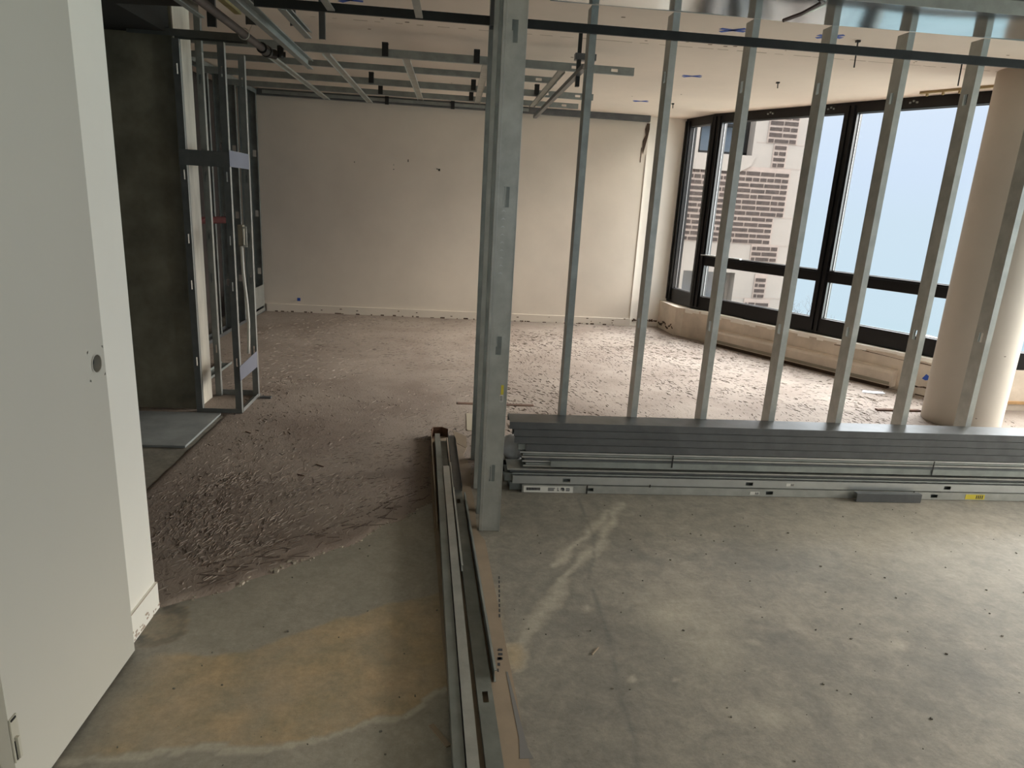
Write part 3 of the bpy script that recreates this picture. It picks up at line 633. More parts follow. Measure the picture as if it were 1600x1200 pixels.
# short joists that come over the opening toward the camera
joist = [(-.606, 1.9, 3.56, 'third'), (-.199, 1.9, 3.56, 'second')]
channel('ceiling_joist', galv_old, 'short overhead joist above the black bar, nearer the thick post', 'joist', 'joists over the opening', (-.215, 2.0, 2.352), X_, Z_, Y_, 1.562, w=.09, f=.034)
channel('ceiling_joist', galv_old, 'short overhead joist above the black bar, farther from the thick post', 'joist', 'joists over the opening', (-.622, 2.0, 2.352), X_, Z_, Y_, 1.562, w=.09, f=.034)
channel('jamb_stud', galv_dark, 'dark upright stud at the top just behind the thick post', 'stud', None, (.135, PY-.05, 2.345), X_, Y_, Z_, .305)

# the row of posts (webs toward the camera)
PX = .2635
def post(y, i, lab):
    th = empty('post_stud', (PX-.049, y, .002)); tag(th, lab, 'stud', 'posts standing in a row in depth')
    holes = (.30, .915, 1.56, 2.2)
    o = channel_mb(2.65, .0985, .036, holes if i == 0 else (.3, .915, 1.56, 2.2), hw=.026, hl=.085).build('stud_body', galv if i == 0 else (galv_old, galv, galv_old)[i-1])
    o.matrix_world = frame(Y_, -X_, Z_, (PX-.007*i, y, .002)); bpy.context.view_layer.update(); o.parent = th; o.matrix_parent_inverse = Matrix.Translation(-Vector(th.location))
    return th
pt = post(2.978, 0, 'thick galvanised post in the middle of the room, frontmost of its row')
for i, (y, l) in enumerate(((3.16, 'second'), (3.47, 'third'), (3.88, 'fourth'))): post(y, i+1, 'galvanised upright %s in the row hidden in part behind the thick post' % l)
fy = 2.977
under(MB().box(.235, .247, fy-.001, fy, .69, .735), 'yellow_sticker', yellow_m, pt)
under(MB().box(.230, .247, fy-.001, fy, .655, .689), 'white_sticker', stick_w, pt)
mb = MB()
for k in range(6): mb.box(.232, .244, fy-.0015, fy-.0005, .66+.0042*k, .662+.0042*k)
under(mb, 'barcode', ink, pt)
mb = MB()
for k in range(9):                                        # pressed chevrons in the web
    z = 1.50-.033*k
    mb.prism([(.195, z), (.206, z+.009), (.217, z), (.206, z+.004)], -.0015, 0, frame(X_, Z_, -Y_, (0, fy, 0)))
under(mb, 'pressed_chevrons', galv_bright, pt)
mb = MB()
for z in (.305,): pass
for z in (.30, 1.56): mb.box(.2085, .2115, fy-.001, fy+.004, z-.043, z+.045).box(.199, .203, fy, fy+.004, z-.03, z+.03)
under(mb, 'punched_tab', galv, pt)
for x, nm in ((.181, 0), (.2625, 1)):
    pass
under(MB().box(.179, .1805, fy-.0016, fy, 0, 2.65).box(.2615, .2632, fy-.0022, fy, 0.0, 2.65), 'stiffening_rib', galv_bright, pt)

# ================================================================ framed chase at the concrete wall
g = 'studs of the corner chase'
CZ = 2.40
channel('chase_track', chase_steel, 'dark track at the top of the framed chase by the concrete wall', 'track', None, (-2.0, 4.66, CZ+.034), -Z_, Y_, X_, .68, w=.09, f=.04, lip=0)
ft = empty('chase_floor_track', (-1.6, 4.88, .01)); tag(ft, 'floor track frame at the foot of the corner chase', 'track')
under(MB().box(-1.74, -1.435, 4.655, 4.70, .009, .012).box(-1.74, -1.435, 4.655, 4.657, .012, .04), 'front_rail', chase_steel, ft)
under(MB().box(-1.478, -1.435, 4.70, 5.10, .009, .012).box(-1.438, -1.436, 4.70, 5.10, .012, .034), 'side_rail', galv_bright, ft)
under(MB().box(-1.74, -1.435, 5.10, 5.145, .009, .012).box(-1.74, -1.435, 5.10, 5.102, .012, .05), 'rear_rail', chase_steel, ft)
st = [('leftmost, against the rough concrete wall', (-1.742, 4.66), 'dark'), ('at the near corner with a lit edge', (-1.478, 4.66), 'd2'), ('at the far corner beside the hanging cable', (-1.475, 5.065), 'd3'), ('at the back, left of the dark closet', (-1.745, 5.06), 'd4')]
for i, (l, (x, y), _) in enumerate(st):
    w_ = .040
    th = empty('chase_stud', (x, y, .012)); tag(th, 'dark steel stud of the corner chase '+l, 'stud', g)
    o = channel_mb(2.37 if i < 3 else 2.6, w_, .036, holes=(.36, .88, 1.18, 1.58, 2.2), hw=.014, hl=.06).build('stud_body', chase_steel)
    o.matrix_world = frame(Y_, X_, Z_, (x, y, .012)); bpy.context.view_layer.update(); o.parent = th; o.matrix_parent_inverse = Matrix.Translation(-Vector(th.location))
    under(MB().box(x+w_, x+w_+.0018, y-.001, y+(.03 if i else .012), .012, 2.38), 'painted_lit_flange', galv_bright, th)  # edge light put into the colour: brighter steel than the stud body
# bands around the box
bd = empty('steel_band', (-1.45, 4.66, 1.65)); tag(bd, 'upper steel plate band wrapped around the corner chase at head height', 'metal plate')
under(MB().box(-1.742, -1.434, 4.650, 4.653, 1.650, 1.745), 'front_face', chase_steel, bd)
under(MB().box(-1.436, -1.433, 4.650, 5.075, 1.655, 1.755), 'side_face', mat('plate_blue_grey', (.20, .21, .26), .5, .35, var=.08), bd)
lb_ = MB().prism([(4.645, .245), (5.06, .245), (5.06, .365), (4.645, .345)], 0, .003, frame(Y_, Z_, X_, (-1.436, 0, 0))).build('steel_band', MATS['plate_blue_grey']); tag(lb_, 'lower blue grey steel plate band on the side of the corner chase near the floor', 'metal plate')
# electrical box and its cable
eb = empty('outlet_box', (-1.47, 5.0, 1.2)); tag(eb, 'small beige electrical box fixed inside the corner chase', 'electrical box')
under(MB().box(-1.50, -1.468, 4.97, 5.02, 1.13, 1.28), 'box_body', beige_box, eb)
under(MB().box(-1.466, -1.44, 4.965, 4.972, 1.13, 1.145).box(-1.466, -1.44, 4.965, 4.972, 1.255, 1.27).box(-1.447, -1.44, 4.965, 4.972, 1.14, 1.26).box(-1.466, -1.459, 4.965, 4.972, 1.14, 1.26), 'bracket', pvc, eb)
cb = MB().tube([(-1.478, 4.965, 1.135), (-1.474, 4.962, .95), (-1.458, 4.96, .75), (-1.452, 4.957, .6), (-1.457, 4.955, .45), (-1.463, 4.953, .37)], .0105, 10).build('cable', pvc, smooth=True); tag(cb, 'white cable hanging down from the electrical box to the lower band', 'cable')
cs = MB().box(-1.415, -1.335, 5.02, 5.06, .010, .022).build('metal_offcut', galv_dark); tag(cs, 'small dark metal offcut on the floor at the foot of the chase', 'offcut')
# closet partition behind it (dark room, studs along the room's left side)
for i, y in enumerate((8.78, 8.40, 8.0, 7.58, 7.16, 6.74, 6.3)):
    channel('closet_stud', galv_old, 'steel stud of the left side partition, '+('nearest the back wall', 'second from the back wall', 'third from the back wall', 'fourth from the back wall', 'fifth from the back wall', 'sixth from the back wall', 'seventh from the back wall')[i], 'stud', 'studs of the left side partition', (-2.465, y+.034, .02), -Y_, X_, Z_, 2.6, w=.09, holes=(.5, 1.2, 1.9))
channel('closet_track', galv_dark, 'floor track of the left side partition running to the back wall', 'track', None, (-2.37, 6.0, .013), Z_, -X_, Y_, 2.85, w=.1, f=.035, lip=0)
channel('closet_top_track', galv_old, 'ceiling track of the left side partition running to the back wall', 'track', None, (-2.37, 5.2, 2.64), -Z_, -X_, Y_, 3.65, w=.1, f=.05, lip=0)
channel('entry_track', galv_old, 'floor track turning into the dark closet behind the chase', 'track', None, (-1.93, 5.3, .013), Z_, -X_, Y_, .75, w=.09, f=.02, lip=0)
kp = MB().box(-2.366, -2.362, 8.2, 8.78, .10, .36).box(-2.366, -2.362, 8.2, 8.78, .03, .07).build('kick_plate', galv); tag(kp, 'grey metal kick plate low on the left side partition', 'metal plate')
rp = MB().tube([(-2.74, 5.6, 1.2), (-2.3, 7.2, 1.2)], .035, 10).build('red_pipe', red_m, smooth=True); tag(rp, 'dull red pipe seen deep inside the dark closet', 'pipe')
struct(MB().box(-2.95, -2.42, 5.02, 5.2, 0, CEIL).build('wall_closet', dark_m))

# ================================================================ backer board pad in the side hall
pd = MB().box(-4.1, -1.572, 3.985, 4.63, .002, .016).build('backer_board', board_m); tag(pd, 'grey cement board lying on the floor in front of the concrete wall', 'board')

# ================================================================ overhead things at the left
o = MB().tube([(-1.225, .9, 2.372), (-1.222, 4.72, 2.372)], .022, 14).build('pipe_run', pipe_m, smooth=True)
pr = empty('sprinkler_pipe', (-1.22, 4.8, 2.372)); tag(pr, 'rusty sprinkler pipe running overhead away from the camera', 'pipe')
o.name = 'pipe'; o.parent = pr; o.matrix_parent_inverse = Matrix.Translation(-Vector(pr.location))
under(MB().tube([(-1.222, 4.70, 2.372), (-1.222, 4.78, 2.372)], .033, 14).tube([(-1.222, 4.80, 2.372), (-1.22, 4.83, 2.372)], .036, 14).tube([(-1.22, 4.86, 2.372), (-1.19, 4.90, 2.372)], .030, 12).tube([(-1.15, 4.87, 2.35), (-1.15, 4.87, 2.42)], .02, 10).tube([(-1.20, 4.86, 2.372), (-1.12, 4.88, 2.372)], .017, 10), 'pipe_fitting', mat('fitting', (.03, .028, .025), .5, .5, bump=.3, bscale=50), pr)
a_ = [(-1.222+.03*math.cos(t), 4.33, 2.372+.03*math.sin(t)) for t in [i*2*math.pi/16 for i in range(17)]]
under(MB().tube(a_, .0025, 6).tube([(-1.195, 4.33, 2.38), (-1.17, 4.33, 2.43), (-1.18, 4.33, 2.655)], .002, 6), 'wire_hanger', pvc, pr)
channel('ceiling_channel', galv_old, 'long overhead channel beside the rusty pipe ending over the opening', 'channel', 'overhead channels at the left', (-1.055, 2.4, 2.352), X_, Z_, Y_, 2.85, w=.06, f=.036)
channel('ceiling_channel', galv_old, 'short slotted overhead channel just beyond the black bar', 'channel', 'overhead channels at the left', (-.86, 3.62, 2.352), X_, Z_, Y_, .60, w=.035, f=.036)
channel('ceiling_channel', galv_old, 'overhead channel left of the rusty pipe at the edge of the dark soffit', 'channel', 'overhead channels at the left', (-1.325, 2.3, 2.352), X_, Z_, Y_, 1.62, w=.06, f=.03)
ys_ = MB().box(-1.20, -1.165, 3.0, 4.10, 2.42, 2.44).build('wood_strip', woody); tag(ys_, 'yellowish wood strip overhead between the pipe and the long channel', 'wood strip')
for (x, y, l, z0, w) in ((-.895, 4.02, 'nearer the long channel', 2.37, .028), (-.79, 4.25, 'farther from the long channel', 2.36, .034), (-1.36, 4.15, 'at the edge of the soffit', 2.36, .045), (-1.15, 4.12, 'beside the wood strip', 2.38, .05)):
    h_ = channel_mb(CEIL-z0, w, .02, lip=0).build('hanger_strap', galv_dark); h_.matrix_world = frame(Y_, X_, Z_, (x, y, z0)); tag(h_, 'dark hanger strap dropping from the ceiling '+l, 'hanger', 'ceiling hanger straps')

# ================================================================ suspended ceiling grid
rows = [(5.43, -2.3, 1.30, 2.50, .055, 'nearest'), (6.02, -2.3, .80, 2.50, .045, 'second'), (6.80, -2.3, 1.26, 2.50, .055, 'third'), (7.50, -2.3, 1.24, 2.505, .05, 'fourth')]
for (y, a, b, z, hh, l) in rows:
    channel('furring_channel', galv_old, 'long ceiling furring channel, %s row of the open grid' % l, 'channel', 'rows of the ceiling grid', (a, y, z), Y_, Z_, X_, b-a, w=hh, f=.03, hw=.02, hl=.05, holes=(b-a-.15, b-a-.45))
cross = [(-1.42, 5.45, 8.05, 'leftmost'), (-.965, 5.45, 8.1, 'second from the left'), (-.391, 5.45, 7.55, 'middle'), (.19, 5.45, 7.55, 'behind the thick post'), (.753, 5.45, 7.52, 'rightmost')]
for (x, a, b, l) in cross:
    channel('cross_runner', galv, 'cross runner under the ceiling grid rows, '+l, 'channel', 'cross runners of the ceiling grid', (x-.029, a, 2.4996), -Z_, X_, Y_, b-a, w=.058, f=.014, lip=0)
tk = MB().box(-2.36, 2.37, 8.80, 8.803, 2.585, CEIL-.002).box(-2.36, 2.37, 8.803, 8.874, 2.583, 2.586).build('wall_track', galv_dark); tag(tk, 'dark track along the top of the back wall under the ceiling', 'track')
tk2 = MB().box(-2.3, .85, 8.785, 8.80, 2.600, 2.635).build('wall_angle', galv_old); tag(tk2, 'lighter metal angle fixed on the dark track at the top of the back wall', 'metal angle')
clips = [(-.54, 5.42, 2.535, 'nearest row, nearer the pipe'), (.12, 5.42, 2.535, 'nearest row, beside the thick post'), (-.80, 6.79, 2.545, 'third row, farther from the thick post'), (.13, 6.79, 2.545, 'third row, beside the thick post'), (.72, 6.79, 2.545, 'third row, near the tall drop bracket'), (-.79, 7.49, 2.545, 'fourth row, farther from the thick post'), (.125, 7.49, 2.545, 'fourth row, beside the thick post'), (-.85, 8.77, 2.60, 'track by the back wall, farther from the thick post'), (-.07, 8.77, 2.60, 'track by the back wall, nearer the thick post')]
for (x, y, z, l) in clips:
    q = MB().box(x-.022, x+.022, y-.022, y-.002, z-.035, z+.05).box(x-.022, x+.022, y-.03, y+.03, z+.05, z+.056).build('hanger_clip', black_m); tag(q, 'small black hanger clip on the %s' % l, 'clip', 'black hanger clips of the ceiling grid')
br = empty('drop_bracket', (.79, 4.9, 2.655)); tag(br, 'dark T shaped bracket hanging from the ceiling behind the first stud', 'bracket')
under(MB().box(.76, .90, 4.86, 4.92, 2.475, 2.515), 'cap', galv_dark, br); under(MB().box(.775, .80, 4.86, 4.90, 2.31, 2.475).box(.775, .80, 4.875, 4.89, 2.515, CEIL), 'drop', black_bar, br)
channel('ceiling_brace', galv_dark, 'dark channel running from the drop bracket toward the back wall', 'channel', None, (.765, 4.6, 2.372), X_, Z_, Y_, 2.8, w=.03, f=.034, lip=0)

# ---- things on the ceiling
crosses = [(1.695, 4.565, 'above the second and third studs'), (2.312, 4.524, 'behind the fourth stud'), (1.97, 6.13, 'in mid ceiling between second and third studs'), (1.947, 7.71, 'farthest, near the back wall'), (-.677, 4.60, 'left, above the black bar by a joist')]
for (x, y, l) in crosses:
    mb = MB()
    for a in (.15, 2.35): mb.box(-.085, .085, -.019, .019, -.0012, 0, Matrix.Translation((x, y, CEIL-.0005)) @ Matrix.Rotation(a, 4, 'Z'))
    q = mb.build('tape_cross', blue_m); tag(q, 'blue tape cross stuck on the ceiling '+l, 'tape', 'blue tape crosses on the ceiling')
q = MB().box(-1.975, -1.935, 8.851, 8.8535, .155, .195, None).build('tape_patch', blue_m); tag(q, 'small blue tape square low on the back wall', 'tape')
q = MB().prism([(-.028, -.02), (.002, .03), (.03, .015), (.028, -.02), (.005, -.03)], 0, .002, frame(WD, Z_, -WN, wl(.0, -.001, .19))).build('tape_patch', blue_m); tag(q, 'blue tape patch on the sill wall beside the round column', 'tape')
for (x, y, l, L) in ((2.52, 4.56, 'near the fourth stud', .16), (3.47, 4.87, 'near the round column', .16), (2.72, 6.1, 'above the window corner', .05), (2.3, 7.7, 'near the farthest blue cross', .05)):
    q = MB().tube([(x, y, CEIL), (x+.004, y, CEIL-L)], .0045, 8).box(x-.012, x+.012, y-.012, y+.012, CEIL-.012, CEIL).build('anchor_rod', black_m); tag(q, 'thin black rod sticking down from the ceiling '+l, 'rod', 'black anchor rods')
mb = MB(); a, b = Vector((3.99, 6.05, 0)), Vector((4.30, 5.50, 0)); d = (b-a).normalized()
mb.box(0, (b-a).length, -.02, .02, CEIL-.02, CEIL, frame(d, Vector((-d.y, d.x, 0)), Z_, a))
for k in range(5): mb.box(.05+.13*k, .065+.13*k, -.01, .01, CEIL-.04, CEIL-.02, frame(d, Vector((-d.y, d.x, 0)), Z_, a))
q = mb.build('curtain_rail', mat('brass_rail', (.40, .30, .15), .5, .3)); tag(q, 'short brass coloured curtain rail on the ceiling beside the column', 'rail')
mb = MB().tube([(1.63, 3.28, 2.478), (1.54, 3.28, 2.435), (1.45, 3.28, 2.402)], .006, 8)
q = mb.build('wire_stub', pvc, smooth=True); m2_ = MB().tube([(1.60, 3.27, 2.478), (1.52, 3.27, 2.43), (1.44, 3.27, 2.397)], .008, 8).build('wire_sheath', mat('dark_wire', (.06, .03, .025), .6)); m2_.parent = q
tag(q, 'white and brown wire end sticking out below the shiny plate', 'wire')
mb = MB(); rr = random.Random(8)                          # old row of anchor holes across the ceiling
for i in range(26):
    x = -1+5.5*rr.random(); y = 4.95+rr.gauss(0, .07) if rr.random() < .6 else rr.uniform(4, 7.5); s = rr.uniform(.005, .016)
    mb.box(x, x+s*1.8, y, y+s, CEIL-.0016, CEIL+.001)
struct(mb.build('trim_14', mat('ceiling_marks', (.20, .14, .10), .9)))
mb = MB()
for i in range(40):
    x = -1+5.6*i/40; mb.box(x, x+rr.uniform(.05, .14), 4.86+rr.uniform(-.006, .006), 4.872, CEIL-.0012, CEIL+.001); mb.box(x, x+rr.uniform(.03, .14), 5.09+rr.uniform(-.006, .006), 5.10, CEIL-.0012, CEIL+.001)
struct(mb.build('trim_15', mat('ceiling_seam', (.47, .385, .32), .9)))

# marks on the back wall
mb = MB()
for (x, z, w, h) in ((-.602, 1.934, .010, .03), (-1.253, 1.887, .008, .014), (-.78, 1.833, .014, .008), (-.223, 1.85, .02, .026), (-.245, 1.868, .01, .01), (-.775, 1.88, .004, .02)): mb.box(x, x+w, 8.872, 8.8755, z, z+h)
struct(mb.build('trim_16', hole_m))

# ================================================================ low heater cover along the sill wall
ht = empty('heater_cover', tuple(wl(-1.2, -.04))); tag(ht, 'long low cream convector cover along the foot of the window wall', 'heater')
ta, tb = -2.48, -.25
mm = frame(WD, WN, Z_, P0)
def hx(mb, *a): return mb.box(*a, mm)
prof = [(-.085, .045), (-.085, .165), (-.065, .19), (-.001, .205), (-.001, .045)]
mb = MB(); vs = [wl(ta, o_, z) for o_, z in prof]+[wl(tb, o_, z) for o_, z in prof]; n = len(prof)
mb.add(vs, [tuple(range(n)), tuple(range(2*n-1, n-1, -1))]+[(i, n+i, n+(i+1) % n, (i+1) % n) for i in range(n)])
under(mb, 'casing', sill_m, ht)
under(MB().box(ta+.02, tb-.02, -.088, -.084, .055, .085, mm), 'grille_strip', mat('heater_grey', (.30, .27, .21), .7, var=.2), ht)
under(MB().box(ta, tb-.05, -.07, -.004, .008, .046, mm), 'shadow_base', plaster_chip, ht)  # dark strip added for the shade under the casing
under(MB().box(tb-.006, tb+.003, -.087, -.002, .04, .196, mm), 'end_cap', sill_m, ht)
mb = MB().box(-2.72, -2.60, -.006, .002, .245, .295, mm); q = mb.build('wall_opening', mat('opening_rim', (.42, .35, .25), .8)); tag(q, 'outlet cut into the sill wall above the heater end', 'outlet')
q2 = MB().box(-2.70, -2.63, -.008, -.004, .258, .282, mm).box(-2.56, -2.52, -.008, .0, .235, .275, mm).box(-2.50, -2.46, -.008, .0, .24, .28, mm).build('socket_hole', hole_m); q2.parent = q
ww = MB().box(4.86, 5.3, 5.325, 5.339, .07, .095).build('wood_offcut', wood); tag(ww, 'bare wood strip on the wall foot behind the round column', 'wood strip')
q = MB().prism([(-.11, -.02), (-.06, .055), (.03, .03), (.115, .02), (.10, -.045), (.0, -.05)], .011, .014, Matrix.Translation((3.93, 5.80, 0))).build('paper_scrap', paper); tag(q, 'crumpled white paper scrap on the floor by the window wall', 'paper')
q = MB().box(-.20, .20, -.02, .02, .008, .022, Matrix.Translation((3.80, 5.22, 0)) @ Matrix.Rotation(.03, 4, 'Z')).build('wood_splinter', rust); tag(q, 'dark thin wood splinter on the floor left of the round column', 'wood strip')
q = MB().box(.066, .66, 5.03, 5.075, .0075, .0125).build('floor_slot', rust); tag(q, 'narrow dark brown strip drawn in for a slot in the floor behind the thick post', 'wood strip')  # strip stands in for the dark slot cut into the floor
q = MB().box(.13, .20, 4.42, 4.80, .006, .011).build('floor_chip', mat('pale_chip', (.33, .29, .22), .9)); tag(q, 'pale bare patch of floor beside the row of posts', 'floor patch')
# loose splinters and crumbs
for (px, py, L, a, l) in ((930, 1018, .05, .9, 'orange brown splinter on the grey concrete'), (640, 985, .0, 0, ''), (687, 1150, .10, -1.0, 'brown flat splinter beside the floor channels at the bottom'), (500, 730, .06, -.6, 'dark splinter on the adhesive floor in front of the opening'), (470, 745, .05, -.5, 'small dark splinter near the middle of the adhesive floor'), (388, 678, .05, -.6, 'dark splinter on the adhesive floor near the chase')):
    if L == 0: continue
    x, y = F(px, py); w = .004 if py < 1100 else .016
    q = MB().box(-L/2, L/2, -w/2, w/2, .0, .004, Matrix.Translation((x, y, .009 if py < 900 else .0005)) @ Matrix.Rotation(a, 4, 'Z')).build('splinter', cardb if py > 900 else rust); tag(q, l, 'splinter')
mb = MB(); rr = random.Random(31)
for i in range(170):
    x = rr.uniform(-.95, 3.2); y = rr.uniform(1.45, 3.3); s = rr.uniform(.0015, .0045)
    mb.box(-s, s, -s*.6, s*.6, 0, s, Matrix.Translation((x, y, 0)) @ Matrix.Rotation(rr.random()*3, 4, 'Z'))
q = mb.build('crumbs', mat('crumb', (.13, .12, .10), .9, var=.6, vscale=3)); q['kind'] = 'stuff'; tag(q, 'tiny crumbs of debris scattered on the grey concrete', 'debris')
mb = MB()                                                  # ragged broken rim where the adhesive bed ends
for i in range(150):
    x = rr.uniform(-1.0, -.05); y = interp(x, EDGE)+rr.gauss(0, .012)+.012; s = rr.uniform(.002, .007)
    if abs(x+.72) < .09: s *= 1.8
    mb.prism([(-s, -s*.5), (s*.7, -s*.7), (s, s*.3), (0, s*.8)], 0, s*.9, Matrix.Translation((x, y, 0)) @ Matrix.Rotation(rr.random()*6, 4, 'Z'))
q = mb.build('rim_rubble', mat('rim_rubble', (.33, .29, .23), .9, var=.5, vscale=9)); q['kind'] = 'stuff'; tag(q, 'broken crumbs along the edge of the adhesive floor', 'debris')

# ================================================================ stack of channels
def lying(name, m, label, x0, z0, L, y0, dep, hh, web_front=False, holes=(), g='channels of the stack on the floor', rot=-.0, lip=.006):
    if web_front:   # web toward the camera, flanges back
        o = channel_mb(L, hh, dep, holes, hw=.020, hl=.042, lip=lip).build(name, m); o.matrix_world = frame(Y_, Z_, X_, (x0, y0, z0))
    else:           # web on top, flange toward the camera
        o = channel_mb(L, dep, hh, lip=0).build(name, m); o.matrix_world = frame(-Z_, Y_, X_, (x0, y0, z0+hh))
    tag(o, label, 'channel', g); return o
S0 = 3.455
dk = [('topmost dark channel of the stack, protruding farthest at the post end', .33, .362), ('second dark channel from the top of the stack', .356, .3205), ('third dark channel from the top of the stack', .360, .279), ('fourth and lowest dark channel of the stack', .425, .2375)]
for l, x, z in dk: lying('dark_channel', galv_dark, l, x, z, 3.9, S0, .15, .039)
lying('short_channel', galv_old, 'short light channel end peeking out beside the lowest dark channel', .385, .240, .05, S0+.01, .03, .033)
for i in range(7):
    lying('nested_stud', (galv_bright, galv_old, galv, galv_dark, galv_bright, galv_old, galv)[i], 'nested metal stud in the middle of the stack, %s under the dark channels' % ('first', 'second', 'third', 'fourth', 'fifth', 'sixth', 'seventh')[i], (.395, .412, .405, .42, .41, .43, .415)[i], .224-.0132*i, 3.8, S0+(.0, .004, -.001, .003, .005, .001, .004)[i], .14, .0095)
lying('loose_track', galv_old, 'loose track laid in front of the nested studs, starting later than the rest', .567, .150, 3.6, S0-.009, .012, .034)
for i in range(3): lying('thin_channel', (galv, galv_dark, galv_old)[i], 'thin channel below the nested studs, %s' % ('upper', 'middle', 'lower')[i], (.33, .345, .36)[i], .126-.0125*i, 3.9, S0-(.006, .0, .004)[i], .14, .0085, lip=0)
lying('lower_stud', galv_bright, 'light stud with square holes, second from the bottom of the stack', .362, .0505, 3.8, S0-.012, .03, .045, True, holes=(.30, 1.35, 2.55, 3.3))
lying('bottom_stud', galv, 'bottom stud of the stack with the white paper label', .415, .002, 3.9, S0-.02, .03, .044, True, holes=(.38, 1.42, 2.42))
lying('rear_stud', galv_old, 'stud behind the bottom stud of the stack', .35, .002, 3.9, S0+.012, .12, .046, True)
so = lying('rear_stud', galv_old, 'stud behind the holed stud in the lower stack', .32, .052, 3.9, S0+.02, .12, .046, True)
# dark short piece lying in front
sp_ = channel_mb(.39, .05, .034, lip=0).build('short_piece', galv_dark); sp_.matrix_world = frame(Y_, Z_, X_, (2.33, 3.385, .002)); tag(sp_, 'short dark offcut of channel lying in front of the stack', 'channel')
# labels and straps
lb = MB().box(.425, .70, S0-.0225, S0-.021, -.0 +.003, .040).build('paper_label', stick_w); tag(lb, 'torn white paper label with barcodes on the bottom stud', 'label')
mb = MB(); rr = random.Random(2)
for k in range(26): mb.box(.440+.003*k, .4415+.003*k+.0008*(k % 3), S0-.0235, S0-.0222, .016, .032)
for (a, b) in ((.56, .60), (.612, .622), (.66, .685)):
    for r in range(3): mb.box(a, b-rr.uniform(0, .006), S0-.0235, S0-.0222, .014+.007*r, .018+.007*r)
for k in range(5):
    for r in range(5):
        if rr.random() < .6: mb.box(.632+.004*k, .636+.004*k, S0-.0235, S0-.0222, .014+.004*r, .018+.004*r)
q = mb.build('label_print', ink); q.parent = lb
def sticker(x, z, w, h, lab, y, mt=yellow_m):
    q = MB().box(x, x+w, y-.0014, y, z, z+h).build('sticker', mt); tag(q, lab, 'sticker', 'stickers on the stack')
    m3 = MB()
    for k in range(4): m3.box(x+w*.55+w*.1*k, x+w*.6+w*.1*k, y-.002, y-.0012, z+h*.15, z+h*.85)
    r3 = m3.build('sticker_print', ink); r3.parent = q
sticker(1.93, .064, .05, .018, 'small white and yellow sticker on the holed stud of the stack', S0-.012, stick_w)
sticker(1.72, .012, .055, .018, 'small pale yellow sticker on the bottom stud', S0-.02, stick_w)
sticker(3.03, .008, .12, .030, 'bright yellow torn label on the bottom stud near the round column', S0-.02)
for (x, z0, z1, l, y) in ((.775, .0, .05, 'around the bottom stud beside the paper label', S0-.022), (1.245, .162, .235, 'around the nested studs in mid stack', S0-.012), (1.13, .045, .062, 'between the two lowest studs', S0-.0225), (2.70, .0, .052, 'around the bottom stud beside the dark offcut', S0-.022), (2.79, .15, .235, 'leaning across the nested studs near the column', S0-.012)):
    q = MB().box(x, x+.007, y-.002, y, z0, z1).build('strap', black_m); tag(q, 'black strapping band '+l, 'strap', 'black straps on the stack')
# bag and dark box behind the stack's end
mb = MB(); n1, n2 = 18, 12; c = Vector((.385, 3.70, .17))
for j in range(n2+1):
    th_ = math.pi*j/n2
    for k in range(n1):
        a = 2*math.pi*k/n1; r = 1+.16*nz(math.cos(a)*2+j*.3, math.sin(a)*2, 1.5, 3); mb.v.append((c.x+.085*r*math.sin(th_)*math.cos(a), c.y+.07*r*math.sin(th_)*math.sin(a), c.z+.075*r*math.cos(th_)))
for j in range(n2):
    for k in range(n1): mb.f.append((j*n1+k, j*n1+(k+1) % n1, (j+1)*n1+(k+1) % n1, (j+1)*n1+k))
q = mb.build('plastic_bag', bag_m, smooth=True); tag(q, 'crumpled white plastic bag between the thick post and the stack', 'bag')
q = MB().box(.27, .52, 3.68, 3.84, .012, .095).build('dark_case', mat('case_dark', (.02, .022, .024), .5)); MB().box(.265, .525, 3.675, 3.845, .095, .103).build('lid', stick_w).parent = q
tag(q, 'low dark case with a pale lid under the white bag', 'case')

# ================================================================ bundle of channels running to the camera
def along(name, m, label, xa, xb, ya, yb, z, w, f, ax='up', **k):
    d = Vector((xb-xa, yb-ya, 0)); L = d.length; d.normalize(); s = Vector((d.y, -d.x, 0))   # s points right when d points away
    if s.x < 0: s = -s
    if ax == 'left': fr_ = frame(s, Z_, d, (xa, ya, z))         # web standing on the left, flanges to the right
    elif ax == 'right': fr_ = frame(-s, Z_, d, (xa, ya, z))
    elif ax == 'up': fr_ = frame(Z_, s, d, (xa, ya, z))         # U open upward
    else: fr_ = frame(-Z_, s, d, (xa, ya, z))                   # U open downward, web on top
    o = channel_mb(L, w, f, **k).build(name, m); o.matrix_world = fr_; tag(o, label, 'channel', 'channels lying toward the camera'); return o
YN = .75
def xl(off, y): return -.085+off+(4.2-y)*.048                    # the bundle slants a little to the right as it comes closer
along('floor_channel', galv_mid, 'outermost channel of the bundle on the left, dull with a rounded edge', xl(.0, YN), xl(.0, 4.18), YN, 4.18, .012, .055, .032, 'left', lip=0)
along('floor_channel', galv, 'bright channel second from the left in the bundle toward the camera', xl(.036, YN), xl(.036, 3.62), YN, 3.62, .014, .058, .034, 'left', lip=0)
along('floor_channel', galv_mid, 'open U channel at the far end of the bundle with a speckled inside', xl(.034, 3.0), xl(.034, 4.19), 3.0, 4.19, .010, .042, .030, 'up', lip=0)
along('floor_channel', galv_mid, 'right channel of the bundle, web up with a square hole', xl(.098, YN), xl(.080, 3.45), YN, 3.45, .030, .050, .028, 'down', lip=0, holes=(1.06, 2.5), hw=.018, hl=.05)
along('floor_channel', galv_dark, 'dark channel leaning in the far right of the bundle', xl(.085, 3.35), xl(.085, 4.22), 3.35, 4.22, .04, .045, .030, 'up', lip=0)
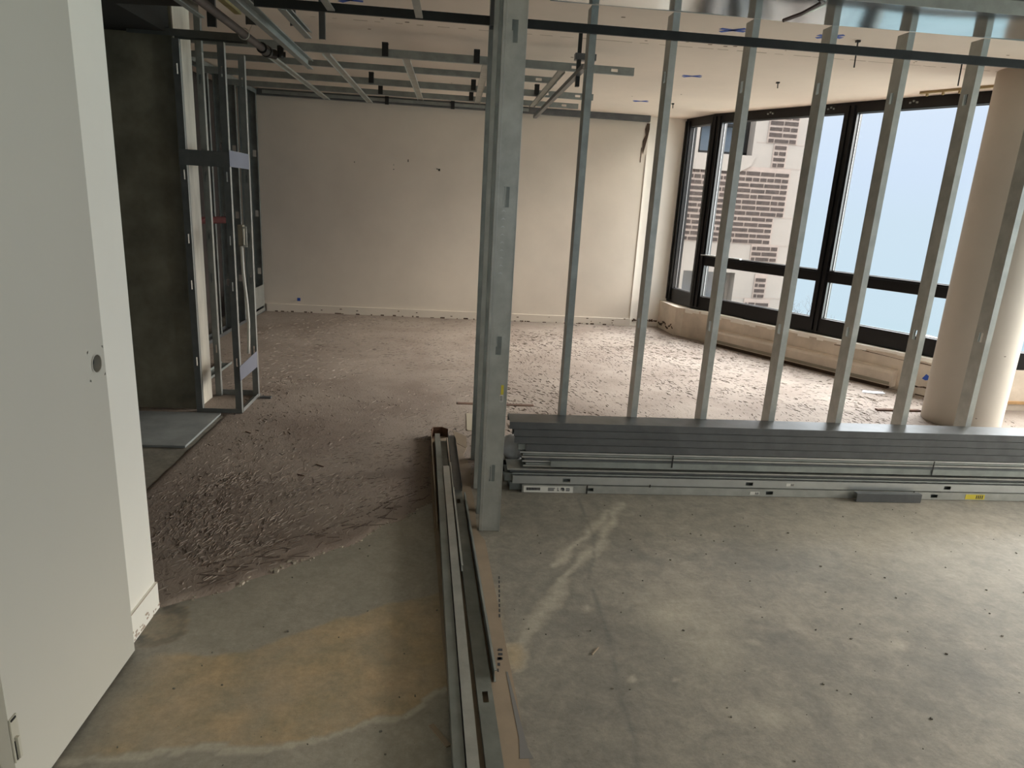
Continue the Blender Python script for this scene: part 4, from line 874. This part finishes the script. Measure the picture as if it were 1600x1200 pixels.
along('floor_channel', galv_bright, 'narrow bright strip with a curled tip in the middle of the bundle', xl(.080, 2.55), xl(.078, 3.7), 2.55, 3.7, .035, .028, .008, 'left', lip=0)
along('floor_channel', galv_old, 'thin edge channel beside the holed one, ending early', xl(.152, 1.9), xl(.136, 3.3), 1.9, 3.3, .012, .045, .008, 'left', lip=0)
# long cardboard carton beneath them
cbx = empty('carton', (.05, 2.6, .001)); tag(cbx, 'long torn cardboard carton lying flat under the bundle of channels', 'carton')
pts = [(-.11, 4.25), (.03, 4.3), (.09, 4.18), (.13, 4.12), (.10, 3.95), (.145, 3.75), (.13, 3.55), (.150, 3.30), (.155, 2.96), (.19, 2.86), (.262, 1.56), (.30, .9), (.10, .9), (.0, 2.2), (-.09, 3.6)]
under(MB().prism(pts, .001, .0115), 'bottom_sheet', cardb, cbx)
under(MB().prism([(-.112, 4.25), (-.108, 4.25), (-.035, 2.95), (-.039, 2.95)], .003, .062), 'side_wall', cardb, cbx)
under(MB().prism([(-.112, 4.25), (-.10, 4.30), (-.04, 4.31), (.0, 4.27), (.0, 4.262), (-.04, 4.30), (-.096, 4.29), (-.106, 4.245)], .003, .07), 'end_flap', rust, cbx)
fl1 = MB().prism([(.03, 4.16), (.12, 4.08), (.115, 3.92), (.06, 3.98)], 0, .003, Matrix.Translation((0, 0, .035)) @ Matrix.Rotation(.12, 4, 'X') @ Matrix.Translation((0, 0, -.45))).build('x', cardb)
fl1.name = 'torn_flap'; fl1.parent = cbx; fl1.matrix_parent_inverse = Matrix.Translation(-Vector(cbx.location))
mb = MB(); rr = random.Random(6)
ms_ = Matrix.Translation((.2235, 2.28, .0118)) @ Matrix.Rotation(-.055, 4, 'Z')
for k in range(9): mb.box(-.006, .0, -.02+.034*k, .0+.034*k, 0, .0006, ms_)
for k in range(3): mb.box(-.012+rr.uniform(0, .004), .006, -.22-.024*k, -.208-.024*k, 0, .0006, ms_)
for k in range(3): mb.box(-.012, -.008+.005*k, -.33+.03*k, -.315+.03*k, 0, .0006, ms_)
under(mb, 'printed_text', ink, cbx)
under(MB().prism([(.222, 1.95), (.228, 1.95), (.262, 1.62), (.275, 1.58), (.235, 1.58), (.24, 1.65)], .0117, .0123), 'printed_band', cardb_grey, cbx)
